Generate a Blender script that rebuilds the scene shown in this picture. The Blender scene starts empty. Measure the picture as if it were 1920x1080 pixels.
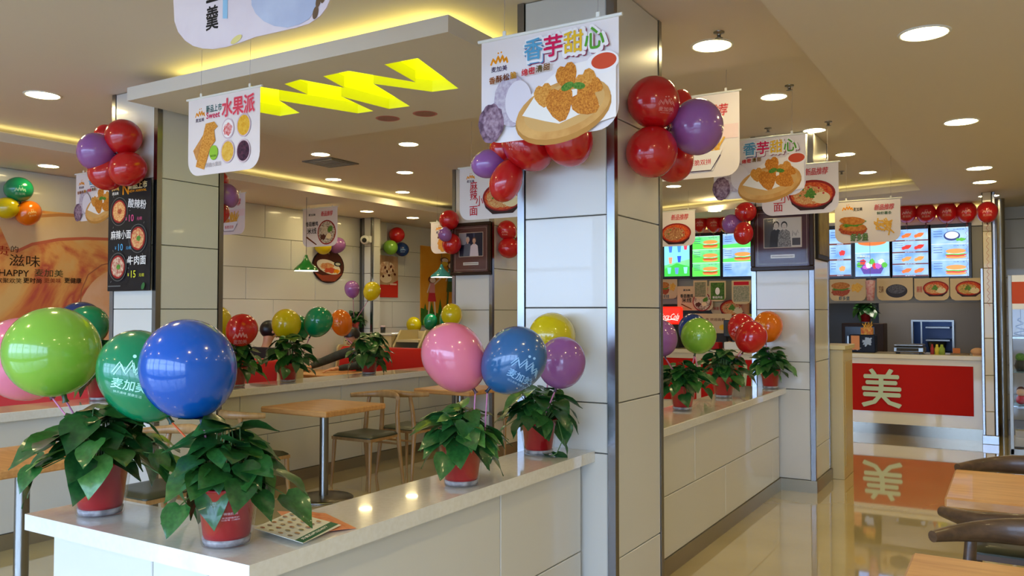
import bpy, math, random
from mathutils import Vector, Matrix, geometry
R = math.radians
rnd = random.Random(7)
scn = bpy.context.scene
COL = scn.collection

# ------------------------------------------------------------------ camera, world, exposure
EYE = 1.5; FPX = 1551.0; YAW = R(31.2); PIT = R(1.66)
cam_d = bpy.data.cameras.new('camera'); cam_d.sensor_width = 36.0; cam_d.lens = FPX/1920*36.0
cam_d.clip_start = 0.05; cam_d.clip_end = 200
cam = bpy.data.objects.new('camera', cam_d); COL.objects.link(cam)
cam.location = (0, 0, EYE); cam.rotation_euler = (R(90)+PIT, 0, YAW)
scn.camera = cam
scn.view_settings.view_transform = 'Standard'; scn.view_settings.look = 'None'
scn.view_settings.exposure = 0.52; scn.view_settings.gamma = 1.0
scn.view_settings.use_curve_mapping = False
scn.cycles.max_bounces = 8; scn.cycles.diffuse_bounces = 4; scn.cycles.glossy_bounces = 4
scn.cycles.transmission_bounces = 6; scn.cycles.transparent_max_bounces = 12
scn.cycles.caustics_reflective = False; scn.cycles.caustics_refractive = False
scn.cycles.sample_clamp_indirect = 4.0; scn.cycles.use_denoising = True
W = bpy.data.worlds.new('world'); scn.world = W; W.use_nodes = True
_bg = W.node_tree.nodes['Background']; _bg.inputs[0].default_value = (0.44, 0.64, 1.0, 1); _bg.inputs[1].default_value = 8.5
LAMP = 37.0          # strength of the ceiling downlights
COVE = 3.4           # strength of the yellow cove strips
_pl = bpy.data.lights.new('window_portal', 'AREA'); _pl.shape = 'RECTANGLE'; _pl.size = 12.0; _pl.size_y = 2.6
_pl.cycles.is_portal = True
_po = bpy.data.objects.new('window_portal', _pl); COL.objects.link(_po); _po.location = (-3.2, -2.7, 1.5); _po.rotation_euler = (R(90), 0, R(0))

_fw = Vector((-math.sin(YAW)*math.cos(PIT), math.cos(YAW)*math.cos(PIT), math.sin(PIT)))
_rt = Vector((math.cos(YAW), math.sin(YAW), 0)); _up = _rt.cross(_fw)
EYEV = Vector((0, 0, EYE))
def ray(x, y): return _fw + _rt*((x-960)/FPX) - _up*((y-540)/FPX)
def atX(x, y, v): r = ray(x, y); return EYEV + r*(v/r.x)
def atY(x, y, v): r = ray(x, y); return EYEV + r*(v/r.y)
def atZ(x, y, v): r = ray(x, y); return EYEV + r*((v-EYE)/r.z)
def atD(x, y, d): return EYEV + ray(x, y)*d

# ------------------------------------------------------------------ materials
MATS = {}
def lin(c):
    return tuple((v/12.92 if v <= 0.04045 else ((v+0.055)/1.055)**2.4) for v in [x/255 for x in c])
def _new(name):
    m = bpy.data.materials.new(name); m.use_nodes = True
    return m, m.node_tree.nodes, m.node_tree.links, m.node_tree.nodes['Principled BSDF']
def mat(name, rgb, rough=0.5, metal=0.0, coat=0.0, noise=None, nscale=8.0, bump=0.0, bscale=40.0, spec=0.5, sub=0.0, trans=0.0, aniso=None):
    if name in MATS: return MATS[name]
    m, N, L, b = _new(name); c = lin(rgb)
    b.inputs['Base Color'].default_value = (*c, 1); b.inputs['Roughness'].default_value = rough
    b.inputs['Metallic'].default_value = metal; b.inputs['Coat Weight'].default_value = coat
    b.inputs['Coat Roughness'].default_value = 0.03; b.inputs['Specular IOR Level'].default_value = spec
    if trans: b.inputs['Transmission Weight'].default_value = trans
    tc = None
    if noise or bump:
        tc = N.new('ShaderNodeTexCoord')
    if noise:
        nz = N.new('ShaderNodeTexNoise'); nz.inputs['Scale'].default_value = nscale; nz.inputs['Detail'].default_value = 5
        mx = N.new('ShaderNodeValToRGB'); mx.color_ramp.elements[0].position = 0.35; mx.color_ramp.elements[1].position = 0.65
        mx.color_ramp.elements[0].color = (*c, 1); mx.color_ramp.elements[1].color = (*lin(noise), 1)
        if aniso:
            mp = N.new('ShaderNodeMapping'); mp.inputs['Scale'].default_value = aniso
            L.new(tc.outputs['Object'], mp.inputs[0]); L.new(mp.outputs[0], nz.inputs['Vector'])
        else: L.new(tc.outputs['Object'], nz.inputs['Vector'])
        L.new(nz.outputs['Fac'], mx.inputs[0]); L.new(mx.outputs[0], b.inputs['Base Color'])
    if bump:
        n2 = N.new('ShaderNodeTexNoise'); n2.inputs['Scale'].default_value = bscale; n2.inputs['Detail'].default_value = 3
        bp = N.new('ShaderNodeBump'); bp.inputs['Strength'].default_value = bump; bp.inputs['Distance'].default_value = 0.01
        L.new(tc.outputs['Object'], n2.inputs['Vector']); L.new(n2.outputs['Fac'], bp.inputs['Height']); L.new(bp.outputs[0], b.inputs['Normal'])
    MATS[name] = m; return m
def emit(name, rgb, strength, linear=False):
    if name in MATS: return MATS[name]
    m, N, L, b = _new(name); c = rgb if linear else lin(rgb)
    b.inputs['Base Color'].default_value = (0.02, 0.02, 0.02, 1)
    b.inputs['Emission Color'].default_value = (*c, 1); b.inputs['Emission Strength'].default_value = strength
    b.inputs['Roughness'].default_value = 0.3
    MATS[name] = m; return m
def clear(name, tint=(255, 255, 255), gloss=0.06, edge=0.35):
    if name in MATS: return MATS[name]
    m, N, L, b = _new(name); out = N['Material Output']
    t = N.new('ShaderNodeBsdfTransparent'); t.inputs[0].default_value = (*lin(tint), 1)
    g = N.new('ShaderNodeBsdfGlossy'); g.inputs['Roughness'].default_value = 0.05
    fr = N.new('ShaderNodeLayerWeight'); fr.inputs[0].default_value = 0.35
    mm = N.new('ShaderNodeMath'); mm.operation = 'MULTIPLY_ADD'; mm.inputs[1].default_value = edge; mm.inputs[2].default_value = gloss
    mx = N.new('ShaderNodeMixShader'); L.new(fr.outputs['Facing'], mm.inputs[0]); L.new(mm.outputs[0], mx.inputs[0])
    L.new(t.outputs[0], mx.inputs[1]); L.new(g.outputs[0], mx.inputs[2]); L.new(mx.outputs[0], out.inputs[0])
    MATS[name] = m; return m
def rubber(name, rgb, tl=0.25):
    if name in MATS: return MATS[name]
    m, N, L, b = _new(name); c = lin(rgb)
    b.inputs['Base Color'].default_value = (*c, 1); b.inputs['Roughness'].default_value = 0.22
    b.inputs['Coat Weight'].default_value = 0.9; b.inputs['Coat Roughness'].default_value = 0.035
    t = N.new('ShaderNodeBsdfTranslucent'); t.inputs[0].default_value = (*c, 1)
    mx = N.new('ShaderNodeMixShader'); mx.inputs[0].default_value = tl
    L.new(b.outputs[0], mx.inputs[1]); L.new(t.outputs[0], mx.inputs[2]); L.new(mx.outputs[0], N['Material Output'].inputs[0])
    MATS[name] = m; return m
def wood(name, a, b_, rough=0.4, axis=(2, 14, 14)):
    return mat(name, a, rough, noise=b_, nscale=3.0, aniso=axis, coat=0.15)
PANEL = mat('panel_white', (212, 211, 204), 0.28, coat=0.25)
CORE = mat('joint_dark', (70, 68, 62), 0.8)
SLAB = mat('quartz', (228, 226, 218), 0.12, coat=0.6, noise=(222, 219, 208), nscale=60)
CHROME = mat('chrome', (142, 142, 144), 0.24, 1.0)
STEEL = mat('brushed_steel', (142, 140, 134), 0.28, 1.0)
BASEB = mat('baseboard_grey', (120, 112, 96), 0.3, coat=0.3)
CEIL = mat('ceiling_paint', (224, 214, 204), 0.75)
SOFF = mat('soffit_paint', (226, 217, 205), 0.6)
PAPER = mat('banner_vinyl', (236, 226, 226), 0.4)
WHITEP = mat('white_plastic', (235, 235, 230), 0.35)
BLACKP = mat('black_plastic', (18, 18, 20), 0.3)
OAK = wood('oak', (214, 160, 98), (196, 140, 82))
OAKD = wood('oak_chair', (176, 138, 88), (156, 118, 72), axis=(10, 10, 2))
WALNUT = wood('walnut', (92, 66, 44), (68, 48, 32), axis=(3, 16, 16))
GREENS = mat('green_leather', (48, 54, 34), 0.45, coat=0.1)
REDS = mat('red_leather', (196, 30, 18), 0.5, spec=.25)
BEIGE = mat('beige_laminate', (205, 188, 138), 0.4, coat=0.2)
CLEAR = clear('clear_plastic', (255, 255, 255), .03, .3)
POTRED = mat('pot_red', (166, 16, 26), 0.35, coat=0.15, spec=.3)
SOIL = mat('soil', (40, 30, 20), 0.9, noise=(60, 48, 32), nscale=60)
LEAFM = [mat('leaf_a', (34, 84, 34), 0.32, noise=(48, 104, 44), nscale=9, coat=0.25),
         mat('leaf_b', (24, 68, 30), 0.32, noise=(36, 88, 38), nscale=9, coat=0.25),
         mat('leaf_c', (70, 124, 52), 0.32, noise=(92, 146, 66), nscale=9, coat=0.25)]
STEMM = mat('stem_green', (84, 118, 60), 0.5)
def flat(rgb, n=None, sc=30, rough=0.45):
    nm = 'ink_%02x%02x%02x' % tuple(rgb) + ('_%02x%02x%02x_%d' % (*n, sc) if n else '')
    return mat(nm, rgb, rough, noise=n, nscale=sc, spec=.15)
def glow2(rgb, rgb2, s=1.0):
    nm = 'screenwash_%02x%02x%02x' % rgb
    if nm in MATS: return MATS[nm]
    m, N, L, b = _new(nm); tc = N.new('ShaderNodeTexCoord'); nz = N.new('ShaderNodeTexNoise'); nz.inputs['Scale'].default_value = 5; cr = N.new('ShaderNodeValToRGB')
    cr.color_ramp.elements[0].position = .3; cr.color_ramp.elements[1].position = .7; cr.color_ramp.elements[0].color = (*lin(rgb), 1); cr.color_ramp.elements[1].color = (*lin(rgb2), 1)
    L.new(tc.outputs['Object'], nz.inputs['Vector']); L.new(nz.outputs['Fac'], cr.inputs[0]); L.new(cr.outputs[0], b.inputs['Emission Color']); b.inputs['Emission Strength'].default_value = s
    b.inputs['Base Color'].default_value = (.02, .02, .02, 1); b.inputs['Roughness'].default_value = .3; MATS[nm] = m; return m
def glow(rgb, s=1.0): return emit('screen_%02x%02x%02x_%d' % (*rgb, int(s*10)), rgb, s)

# ------------------------------------------------------------------ mesh builder
class MB:
    def __init__(s): s.v = []; s.f = []; s.m = []; s.mats = []; s.sm = []
    def mi(s, m):
        if m not in s.mats: s.mats.append(m)
        return s.mats.index(m)
    def add(s, vs, fs, m, smooth=False):
        o = len(s.v); s.v += [Vector(v) for v in vs]; k = s.mi(m)
        for f in fs: s.f.append([i+o for i in f]); s.m.append(k); s.sm.append(smooth)
        return s
    def box(s, a, b, m, bev=0.0):
        x0, y0, z0 = [min(a[i], b[i]) for i in range(3)]; x1, y1, z1 = [max(a[i], b[i]) for i in range(3)]
        if bev <= 0:
            vs = [(x, y, z) for z in (z0, z1) for y in (y0, y1) for x in (x0, x1)]
            return s.add(vs, [(0, 2, 3, 1), (4, 5, 7, 6), (0, 1, 5, 4), (2, 6, 7, 3), (0, 4, 6, 2), (1, 3, 7, 5)], m)
        bev = min(bev, (x1-x0)/2.01, (y1-y0)/2.01, (z1-z0)/2.01)
        vs = []; idx = {}
        for sx in (0, 1):
            for sy in (0, 1):
                for sz in (0, 1):
                    c = (x1 if sx else x0, y1 if sy else y0, z1 if sz else z0); d = (-1 if sx else 1, -1 if sy else 1, -1 if sz else 1)
                    for ax in range(3):
                        p = [c[i]+(d[i]*bev if i != ax else 0) for i in range(3)]
                        idx[(sx, sy, sz, ax)] = len(vs); vs.append(p)
        fs = []
        def quad(ax, sd):
            o = [i for i in range(3) if i != ax]; r = []
            for u, w in ((0, 0), (1, 0), (1, 1), (0, 1)):
                k = [0, 0, 0]; k[ax] = sd; k[o[0]] = u; k[o[1]] = w; r.append(idx[(*k, ax)])
            return r
        for ax in range(3):
            for sd in (0, 1): fs.append(quad(ax, sd))
        for ax in range(3):
            o = [i for i in range(3) if i != ax]
            for u in (0, 1):
                for w in (0, 1):
                    k0 = [0, 0, 0]; k0[o[0]] = u; k0[o[1]] = w; k1 = list(k0); k1[ax] = 1
                    fs.append([idx[(*k0, o[0])], idx[(*k0, o[1])], idx[(*k1, o[1])], idx[(*k1, o[0])]])
        for sx in (0, 1):
            for sy in (0, 1):
                for sz in (0, 1): fs.append([idx[(sx, sy, sz, a)] for a in range(3)])
        return s.add(vs, fs, m)
    def prism(s, pts, z0, z1, m, frame=None):     # pts 2d polygon, extruded
        n = len(pts); F = frame or (lambda x, y, z: (x, y, z))
        vs = [F(x, y, z0) for x, y in pts] + [F(x, y, z1) for x, y in pts]
        tri = geometry.tessellate_polygon([[Vector((x, y, 0)) for x, y in pts]])
        fs = [list(t) for t in tri] + [[i+n for i in t][::-1] for t in tri]
        fs += [[i, (i+1) % n, (i+1) % n+n, i+n] for i in range(n)]
        return s.add(vs, fs, m)
    def tube(s, pts, rad, m, seg=8, cap=True, smooth=True, flatten=None):
        pts = [Vector(p) for p in pts]; n = len(pts)
        rads = rad if isinstance(rad, (list, tuple)) else [rad]*n
        vs = []; ref = None
        for i, p in enumerate(pts):
            t = (pts[min(i+1, n-1)]-pts[max(i-1, 0)]).normalized()
            if ref is None: ref = Vector((0, 0, 1)) if abs(t.z) < 0.9 else Vector((1, 0, 0))
            a = t.cross(ref).normalized(); b = a.cross(t).normalized()
            if abs(t.z) >= 0.9: pass
            ra = rads[i] if not isinstance(rads[i], (tuple, list)) else rads[i][0]
            rb = rads[i] if not isinstance(rads[i], (tuple, list)) else rads[i][1]
            for k in range(seg):
                an = 2*math.pi*k/seg; vs.append(p+a*math.cos(an)*ra+b*math.sin(an)*rb)
        fs = [[i*seg+k, i*seg+(k+1) % seg, (i+1)*seg+(k+1) % seg, (i+1)*seg+k] for i in range(n-1) for k in range(seg)]
        s.add(vs, fs, m, smooth)
        if cap:
            s.add(vs[:seg], [list(range(seg))[::-1]], m); s.add(vs[-seg:], [list(range(seg))], m)
        return s
    def lathe(s, prof, c, m, seg=24, smooth=True, close=False):
        vs = []; c = Vector(c)
        for r, z in prof:
            for k in range(seg):
                a = 2*math.pi*k/seg; vs.append(c+Vector((r*math.cos(a), r*math.sin(a), z)))
        n = len(prof)
        fs = [[i*seg+k, i*seg+(k+1) % seg, (i+1)*seg+(k+1) % seg, (i+1)*seg+k] for i in range(n-1) for k in range(seg)]
        return s.add(vs, fs, m, smooth)
    def ball(s, c, r, m, seg=16, rings=10, sc=(1, 1, 1), rot=None):
        c = Vector(c); vs = []
        for i in range(rings+1):
            t = math.pi*i/rings
            for k in range(seg):
                a = 2*math.pi*k/seg
                v = Vector((r*math.sin(t)*math.cos(a)*sc[0], r*math.sin(t)*math.sin(a)*sc[1], r*math.cos(t)*sc[2]))
                if rot: v = rot @ v
                vs.append(c+v)
        fs = [[i*seg+k, (i+1)*seg+k, (i+1)*seg+(k+1) % seg, i*seg+(k+1) % seg] for i in range(rings) for k in range(seg)]
        return s.add(vs, fs, m, True)
    def mesh(s, name, off=Vector((0, 0, 0))):
        me = bpy.data.meshes.new(name); me.from_pydata([tuple(v-off) for v in s.v], [], s.f)
        for m in s.mats: me.materials.append(m)
        me.polygons.foreach_set('material_index', s.m); me.polygons.foreach_set('use_smooth', s.sm)
        me.update(); return me

def tag(o, label=None, cat=None, group=None, kind=None):
    if label: o['label'] = label
    if cat: o['category'] = cat
    if group: o['group'] = group
    if kind: o['kind'] = kind
    return o
def put(name, mb, parent=None, world=True, kind=None, label=None):
    """link a mesh as a part (or top-level thing); world=True: vertices are in world space"""
    off = Vector((0, 0, 0))
    if parent is not None and world:
        p = parent
        while p is not None: off += Vector(p.location); p = p.parent
    o = bpy.data.objects.new(name, mb.mesh(name, off) if isinstance(mb, MB) else mb); COL.objects.link(o)
    if parent is not None: o.parent = parent
    if kind: o['kind'] = kind
    if label: o['label'] = label
    return o
def solo(name, mb, loc, label, cat, group=None):      # one-mesh thing with its origin at loc (vertices in world space)
    loc = Vector(loc); o = bpy.data.objects.new(name, mb.mesh(name, loc)); COL.objects.link(o); o.location = loc
    return tag(o, label, cat, group)
def thing(name, label, cat, loc=(0, 0, 0), rz=0.0, group=None, kind=None):
    o = bpy.data.objects.new(name, None); COL.objects.link(o); o.empty_display_size = 0.1
    o.location = loc; o.rotation_euler = (0, 0, rz)
    return tag(o, label, cat, group, kind)
def struct(name, mb): return tag(put(name, mb), kind='structure')
def dup(root, loc, rz, label, group=None):
    def cp(o, par):
        c = o.copy(); COL.objects.link(c)
        if par is not None: c.parent = par
        for ch in list(o.children): cp(ch, c)
        return c
    r = cp(root, None); r.location = loc; r.rotation_euler = (0, 0, rz); r['label'] = label
    if group: r['group'] = group
    return r

# ------------------------------------------------------------------ lettering and flat print
_TX = {}
def glyphs(txt, bold=0.0):
    k = (txt, bold)
    if k in _TX: return _TX[k]
    c = bpy.data.curves.new('lettering', 'FONT'); c.body = txt; c.resolution_u = 2; c.offset = bold
    o = bpy.data.objects.new('lettering', c); COL.objects.link(o)
    dg = bpy.context.evaluated_depsgraph_get(); me = bpy.data.meshes.new_from_object(o.evaluated_get(dg))
    vs = [(v.co.x, v.co.y) for v in me.vertices]; fs = [list(p.vertices) for p in me.polygons]
    bpy.data.objects.remove(o); bpy.data.curves.remove(c); bpy.data.meshes.remove(me)
    x0 = min(v[0] for v in vs); x1 = max(v[0] for v in vs); y0 = min(v[1] for v in vs); y1 = max(v[1] for v in vs)
    _TX[k] = ([(x-(x0+x1)/2, y-(y0+y1)/2) for x, y in vs], fs, x1-x0, y1-y0)
    return _TX[k]
class Print:
    """flat print in a plane: u to the right, v up, in metres; each shape a hair above the last"""
    def __init__(s, mp, step=0.00015): s.mp = mp; s.mb = MB(); s.k = 3; s.step = step
    def poly(s, pts, m, keep=False):
        tri = geometry.tessellate_polygon([[Vector((x, y, 0)) for x, y in pts]])
        s.mb.add([s.mp(x, y, s.k*s.step) for x, y in pts], [list(t) for t in tri], m)
        if not keep: s.k += 1
    def fan(s, c, pts, m):
        n = len(pts); s.mb.add([s.mp(*c, s.k*s.step)]+[s.mp(x, y, s.k*s.step) for x, y in pts], [[0, i+1, (i+1) % n+1] for i in range(n)], m); s.k += 1
    def rect(s, u0, v0, u1, v1, m): s.poly([(u0, v0), (u1, v0), (u1, v1), (u0, v1)], m)
    def ell(s, u, v, a, b, m, rot=0, n=28, wob=0.0, seed=1):
        r = random.Random(seed); c, sn = math.cos(rot), math.sin(rot); P = []
        for i in range(n):
            t = 2*math.pi*i/n; q = 1+wob*(r.random()-0.5)*2; x, y = a*q*math.cos(t), b*q*math.sin(t)
            P.append((u+x*c-y*sn, v+x*sn+y*c))
        s.fan((u, v), P, m)
    def line(s, pts, w, m, closed=False):
        n = len(pts); L = []; Rr = []
        for i in range(n):
            a = pts[(i-1) % n] if closed or i > 0 else pts[i]; b = pts[(i+1) % n] if closed or i < n-1 else pts[i]
            dx, dy = b[0]-a[0], b[1]-a[1]; d = math.hypot(dx, dy) or 1; nx, ny = -dy/d*w/2, dx/d*w/2
            L.append((pts[i][0]+nx, pts[i][1]+ny)); Rr.append((pts[i][0]-nx, pts[i][1]-ny))
        vs = L+Rr; fs = [[i, (i+1) % n, (i+1) % n+n, i+n] for i in range(n if closed else n-1)]
        s.mb.add([s.mp(x, y, s.k*s.step) for x, y in vs], fs, m); s.k += 1
    def text(s, txt, u, v, h, m, w=None, bold=0.0, rot=0.0, shear=0.0):
        P, F, tw, th = glyphs(txt, 0.0); sy = h/th; sx = (w/tw) if w else sy; c, sn = math.cos(rot), math.sin(rot)
        vs = [((x*sx+y*sy*shear)*c-y*sy*sn+u, (x*sx+y*sy*shear)*sn+y*sy*c+v) for x, y in P]; b_ = bold*h*.55
        offs = [(0, 0)] if b_ <= 0 else ([(b_, 0), (-b_, 0), (0, b_), (0, -b_)] if bold < .07 else [(b_*math.cos(i*math.pi/4), b_*math.sin(i*math.pi/4)) for i in range(8)])
        for ox, oy in offs: s.mb.add([s.mp(x+ox, y+oy, s.k*s.step) for x, y in vs], F, m); s.k += .6
        s.k += .4
    def crest(s, u, v, w, m, mt, ink2=None, outline=False):      # the shop's zigzag crest with three dots over three characters
        h = w*0.42
        zz = [(-.5, -.5), (-.36, .25), (-.2, -.35), (-.06, .5), (.06, -.3), (.2, .5), (.3, -.3), (.42, .2), (.5, -.5)]
        zz = [(u+a*w, v+b*h) for a, b in zz]
        zz = [(a[0]+(b[0]-a[0])*k/4, a[1]+(b[1]-a[1])*k/4) for a, b in zip(zz[:-1], zz[1:]) for k in range(4)]+[zz[-1]]
        if outline:
            s.line([(a-.03*w, b+.03*w) for a, b in zz], w*.03, m); s.line([(a+.03*w, b-.03*w) for a, b in zz], w*.03, m)
        else: s.line(zz, w*.11, m)
        for du, dv in ((-.05, .36), (.13, .38)): s.ell(u+du*w, v+dv*w, w*.05, w*.05, m, n=10)
        s.text('麦加美', u, v-w*.45, w*.28, mt, w=w*.95, bold=0.03)
        if ink2: s.text('快乐美味 健康生活', u, v-w*.68, w*.07, ink2, w=w*.75)
def plane(O, U, V, N):
    O, U, V, N = Vector(O), Vector(U), Vector(V), Vector(N)
    return lambda u, v, k: O+U*u+V*v+N*k
def front(x, y, z): return plane((x, y, z), (1, 0, 0), (0, 0, 1), (0, -1, 0))       # faces the street side (-Y)
def side(x, y, z): return plane((x, y, z), (0, 1, 0), (0, 0, 1), (1, 0, 0))         # faces +X

# ================================================================== SETTING
ZT = 3.02; ZS = 2.87; XW = -8.2
XE, XF = 3.2, 3.2
f = MB(); f.box((-9.2, -3.0, -0.1), (XE, 16.2, 0.0), mat('floor_tile', (208, 190, 140), 0.05, coat=1.0, noise=(198, 180, 128), nscale=1.6))
struct('floor', f); MATS['floor_tile'].node_tree.nodes['Principled BSDF'].inputs['Coat IOR'].default_value = 1.9
c = MB(); c.box((-9.2, -3.0, ZT), (XE, 16.2, ZT+0.12), CEIL); struct('ceiling', c)
# the wall of clad panels on the booth side
def panels(parent, org, U, N, length, rows, cols=1.2, stag=0.45, th=0.02, gap=0.005, m=PANEL, start=0.0, skip=None):
    """each panel its own part; rows = list of z joints; org world point at u=0,z=0"""
    org, U, N = Vector(org), Vector(U), Vector(N); cache = {}
    for r in range(len(rows)-1):
        z0, z1 = rows[r]+gap/2, rows[r+1]-gap/2
        u = start-(stag*r % cols); u0 = 0.0
        cuts = [0.0]
        k = u
        while k < length-0.05:
            if k > 0.05: cuts.append(k)
            k += cols
        cuts.append(length)
        for a, b in zip(cuts[:-1], cuts[1:]):
            a2, b2 = a+gap/2, b-gap/2
            if skip and skip(a2, b2, z0, z1): continue
            key = (round(b2-a2, 4), round(z1-z0, 4))
            if key not in cache:
                mb = MB(); q = MB(); w, h = key
                P = [Vector((0, 0, 0)), U*w, U*w+Vector((0, 0, h)), Vector((0, 0, h))]
                e = 0.003; Q = [p+N*(th-e) for p in P]
                ctr = sum(P, Vector())/4
                T = [U*e+Vector((0, 0, e)), U*(w-e)+Vector((0, 0, e)), U*(w-e)+Vector((0, 0, h-e)), U*e+Vector((0, 0, h-e))]
                T = [t+N*th for t in T]
                fs = [[8, 9, 10, 11]]+[[i, (i+1) % 4, (i+1) % 4+4, i+4] for i in range(4)]+[[i+4, (i+1) % 4+4, (i+1) % 4+8, i+8] for i in range(4)]+[[3, 2, 1, 0]]
                mb.add(P+Q+T, fs, m); cache[key] = mb.mesh('panel')
            o = bpy.data.objects.new('panel', cache[key]); COL.objects.link(o); o.parent = parent
            o.location = org+U*a2+Vector((0, 0, z0))-Vector(parent.location)
ROWS = [0.1, 0.46, 0.86, 1.26, 1.66, 2.06, 2.45, ZS]
w = MB(); w.box((-9.2, -3.0, 0), (XW, 16.2, ZT), mat('joint_beige', (140, 134, 112), 0.8)); wl = struct('wall_left', w)
panels(wl, (XW, 1.0, 0), (0, 1, 0), (1, 0, 0), 13.5, ROWS, start=0.7)
b = MB(); b.box((XW, 1.0, 0), (XW+.03, 14.5, .1), BASEB); struct('baseboard_left', b)
# back wall right of the serving counter, and behind the kitchen
w = MB(); w.box((-9.2, 16.0, 0), (XE, 16.2, ZT), CORE); wb = struct('wall_back', w)
w = MB(); w.box((-0.17, 12.6, 0), (XE, 12.8, ZT), CORE); w2 = struct('wall_back_right', w)
PANEL2 = mat('panel_olive', (176, 172, 150), 0.35, coat=0.2)
panels(w2, (-0.17, 12.6, 0), (1, 0, 0), (0, -1, 0), 3.2, [0.1, .43, .81, 1.19, 1.57, 1.95, 2.33, 2.71, ZT], cols=1.6, m=PANEL2)
b = MB(); b.box((-.17, 12.56, 0), (XE, 12.58, .1), BASEB); struct('baseboard_back', b)
w = MB(); w.box((XE, -3.0, 0), (XE+.2, 16.2, ZT), mat('wall_cream', (206, 200, 180), 0.6)); struct('wall_right', w)
# shop front behind the camera: sill, head and mullions, open to the sky behind real glass
w = MB(); w.box((-9.2, -3.0, 0), (XE, -2.85, .25), SOFF); w.box((-9.2, -3.0, 2.8), (XE, -2.85, ZT), SOFF)
w.box((2.6, -3, .25), (XE, -2.85, 2.8), SOFF)
w.box((-9.2, -3, .25), (-9.0, -2.85, 2.8), SOFF); struct('wall_front', w)
for i in range(8):
    x0 = -9.0+i*1.45
    g = MB(); g.box((x0, -2.95, .25), (x0+.07, -2.87, 2.8), STEEL); g.box((x0+1.38, -2.95, .25), (x0+1.45, -2.87, 2.8), STEEL)
    g.box((x0+.07, -2.95, .25), (x0+1.38, -2.87, .31), STEEL); g.box((x0+.07, -2.95, 2.74), (x0+1.38, -2.87, 2.8), STEEL)
    g.box((x0+.07, -2.95, 2.05), (x0+1.38, -2.87, 2.1), STEEL)
    wn = struct('window_%d' % (i+1), g)
    p = MB(); p.box((x0+.07, -2.915, .31), (x0+1.38, -2.905, 2.74), CLEAR); put('pane', p, wn)
o = MB(); o.box((-30, -40, -.12), (30, -3.0, -.1), mat('paving', (150, 150, 150), 0.9)); struct('street', o)

# ---- ceiling: lowered soffits with a lip and yellow light cove round the raised tray
LIP = 0.075
COVEM = emit('cove_yellow', (1.0, 0.87, 0.30), COVE, True)
def soffit(name, pts):
    s = MB(); s.prism(pts, ZS, ZS+LIP, SOFF); return struct(name, s)
TRX0, TRX1, TRY1 = -7.0, -0.95, 10.5
soffit('trim_1', [(-9.2, -3), (TRX0-.12, -3), (TRX0+.22, 9.6), (TRX0+.5, 11.95), (-9.2, 12.6)])
soffit('trim_2', [(-0.87, 10.3), (TRX0+.2, 11.9), (-9.2, 12.6), (XE, 12.6), (XE, 10.3)])
soffit('trim_3', [(TRX1-.04, -3), (XE, -3), (XE, 10.3), (-0.87, 10.3)])
def strip(name, a, b, w=0.03, z=None):
    z = z or ZS+LIP; s = MB(); a, b = Vector((*a, z)), Vector((*b, z)); d = (b-a).normalized(); n = Vector((-d.y, d.x, 0))*w/2
    s.add([a-n, b-n, b+n, a+n], [[0, 1, 2, 3]], COVEM); s.add([v+Vector((0, 0, .012)) for v in (a-n, b-n, b+n, a+n)], [[0, 1, 2, 3]], COVEM)
    s.add([a-n, b-n, b-n+Vector((0, 0, .012)), a-n+Vector((0, 0, .012)), a+n, b+n, b+n+Vector((0, 0, .012)), a+n+Vector((0, 0, .012))], [[0, 1, 2, 3], [4, 5, 6, 7]], COVEM)
    o_ = struct(name, s); return o_
strip('trim_4', (-7.2, .5), (-6.87, 9.5)); strip('trim_5', (-6.6, 12.0), (-1.0, 10.48))
# inner riser behind the strips
s = MB(); s.prism([(-9.2, -3), (-7.45, -3), (-7.1, 9.6), (-6.7, 12.2), (-.87, 10.65), (XE, 10.6), (XE, 12.6), (-9.2, 12.6)], ZS+LIP, ZT, SOFF); struct('trim_6', s)
s = MB(); s.box((TRX1+.15, -3, ZS+LIP), (XE, 10.6, ZT), SOFF); struct('trim_7', s)

# ---- hanging light box with the zigzag cut-out
BX0, BX1, BY0, BY1, BZ = -4.83, -2.31, 3.22, 4.75, 2.85
zig = [(1250, 290), (1400, 262), (1583, 398), (1465, 413), (1200, 377), (1365, 478), (1270, 490), (1055, 434), (1200, 500), (1130, 510), (775, 452), (868, 508), (780, 522),
       (600, 490), (560, 430), (650, 388), (700, 392), (905, 425), (800, 378), (870, 358), (1070, 395), (975, 343), (1090, 319), (1390, 370)]
zp = [atZ(200+x/2.4, y/2.4, BZ) for x, y in zig]; zp = [(p.x, p.y) for p in zp]
lb = thing('ceiling_light_box', 'white dropped ceiling box with glowing yellow zigzag cut-out', 'light box', ((BX0+BX1)/2, (BY0+BY1)/2, BZ))
s = MB(); outer = [(BX0, BY0), (BX1, BY0), (BX1, BY1), (BX0, BY1)]
allp = outer+zp; tri = geometry.tessellate_polygon([[Vector((x, y, 0)) for x, y in outer], [Vector((x, y, 0)) for x, y in zp]])
s.add([(x, y, BZ) for x, y in allp], [list(t) for t in tri], SOFF)
s.add([(x, y, z) for z in (BZ, BZ+.085) for x, y in outer], [[i, (i+1) % 4, (i+1) % 4+4, i+4] for i in range(4)]+[[4, 5, 6, 7]], SOFF)
put('shell', s, lb)
s = MB(); n = len(zp); YW = mat('yellow_reveal', (240, 240, 60), 0.5)
s.add([(x, y, z) for z in (BZ, BZ+.07) for x, y in zp], [[i, (i+1) % n, (i+1) % n+n, i+n] for i in range(n)], YW)
put('zigzag_reveal', s, lb)
s = MB(); tri = geometry.tessellate_polygon([[Vector((x, y, 0)) for x, y in zp]])
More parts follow.
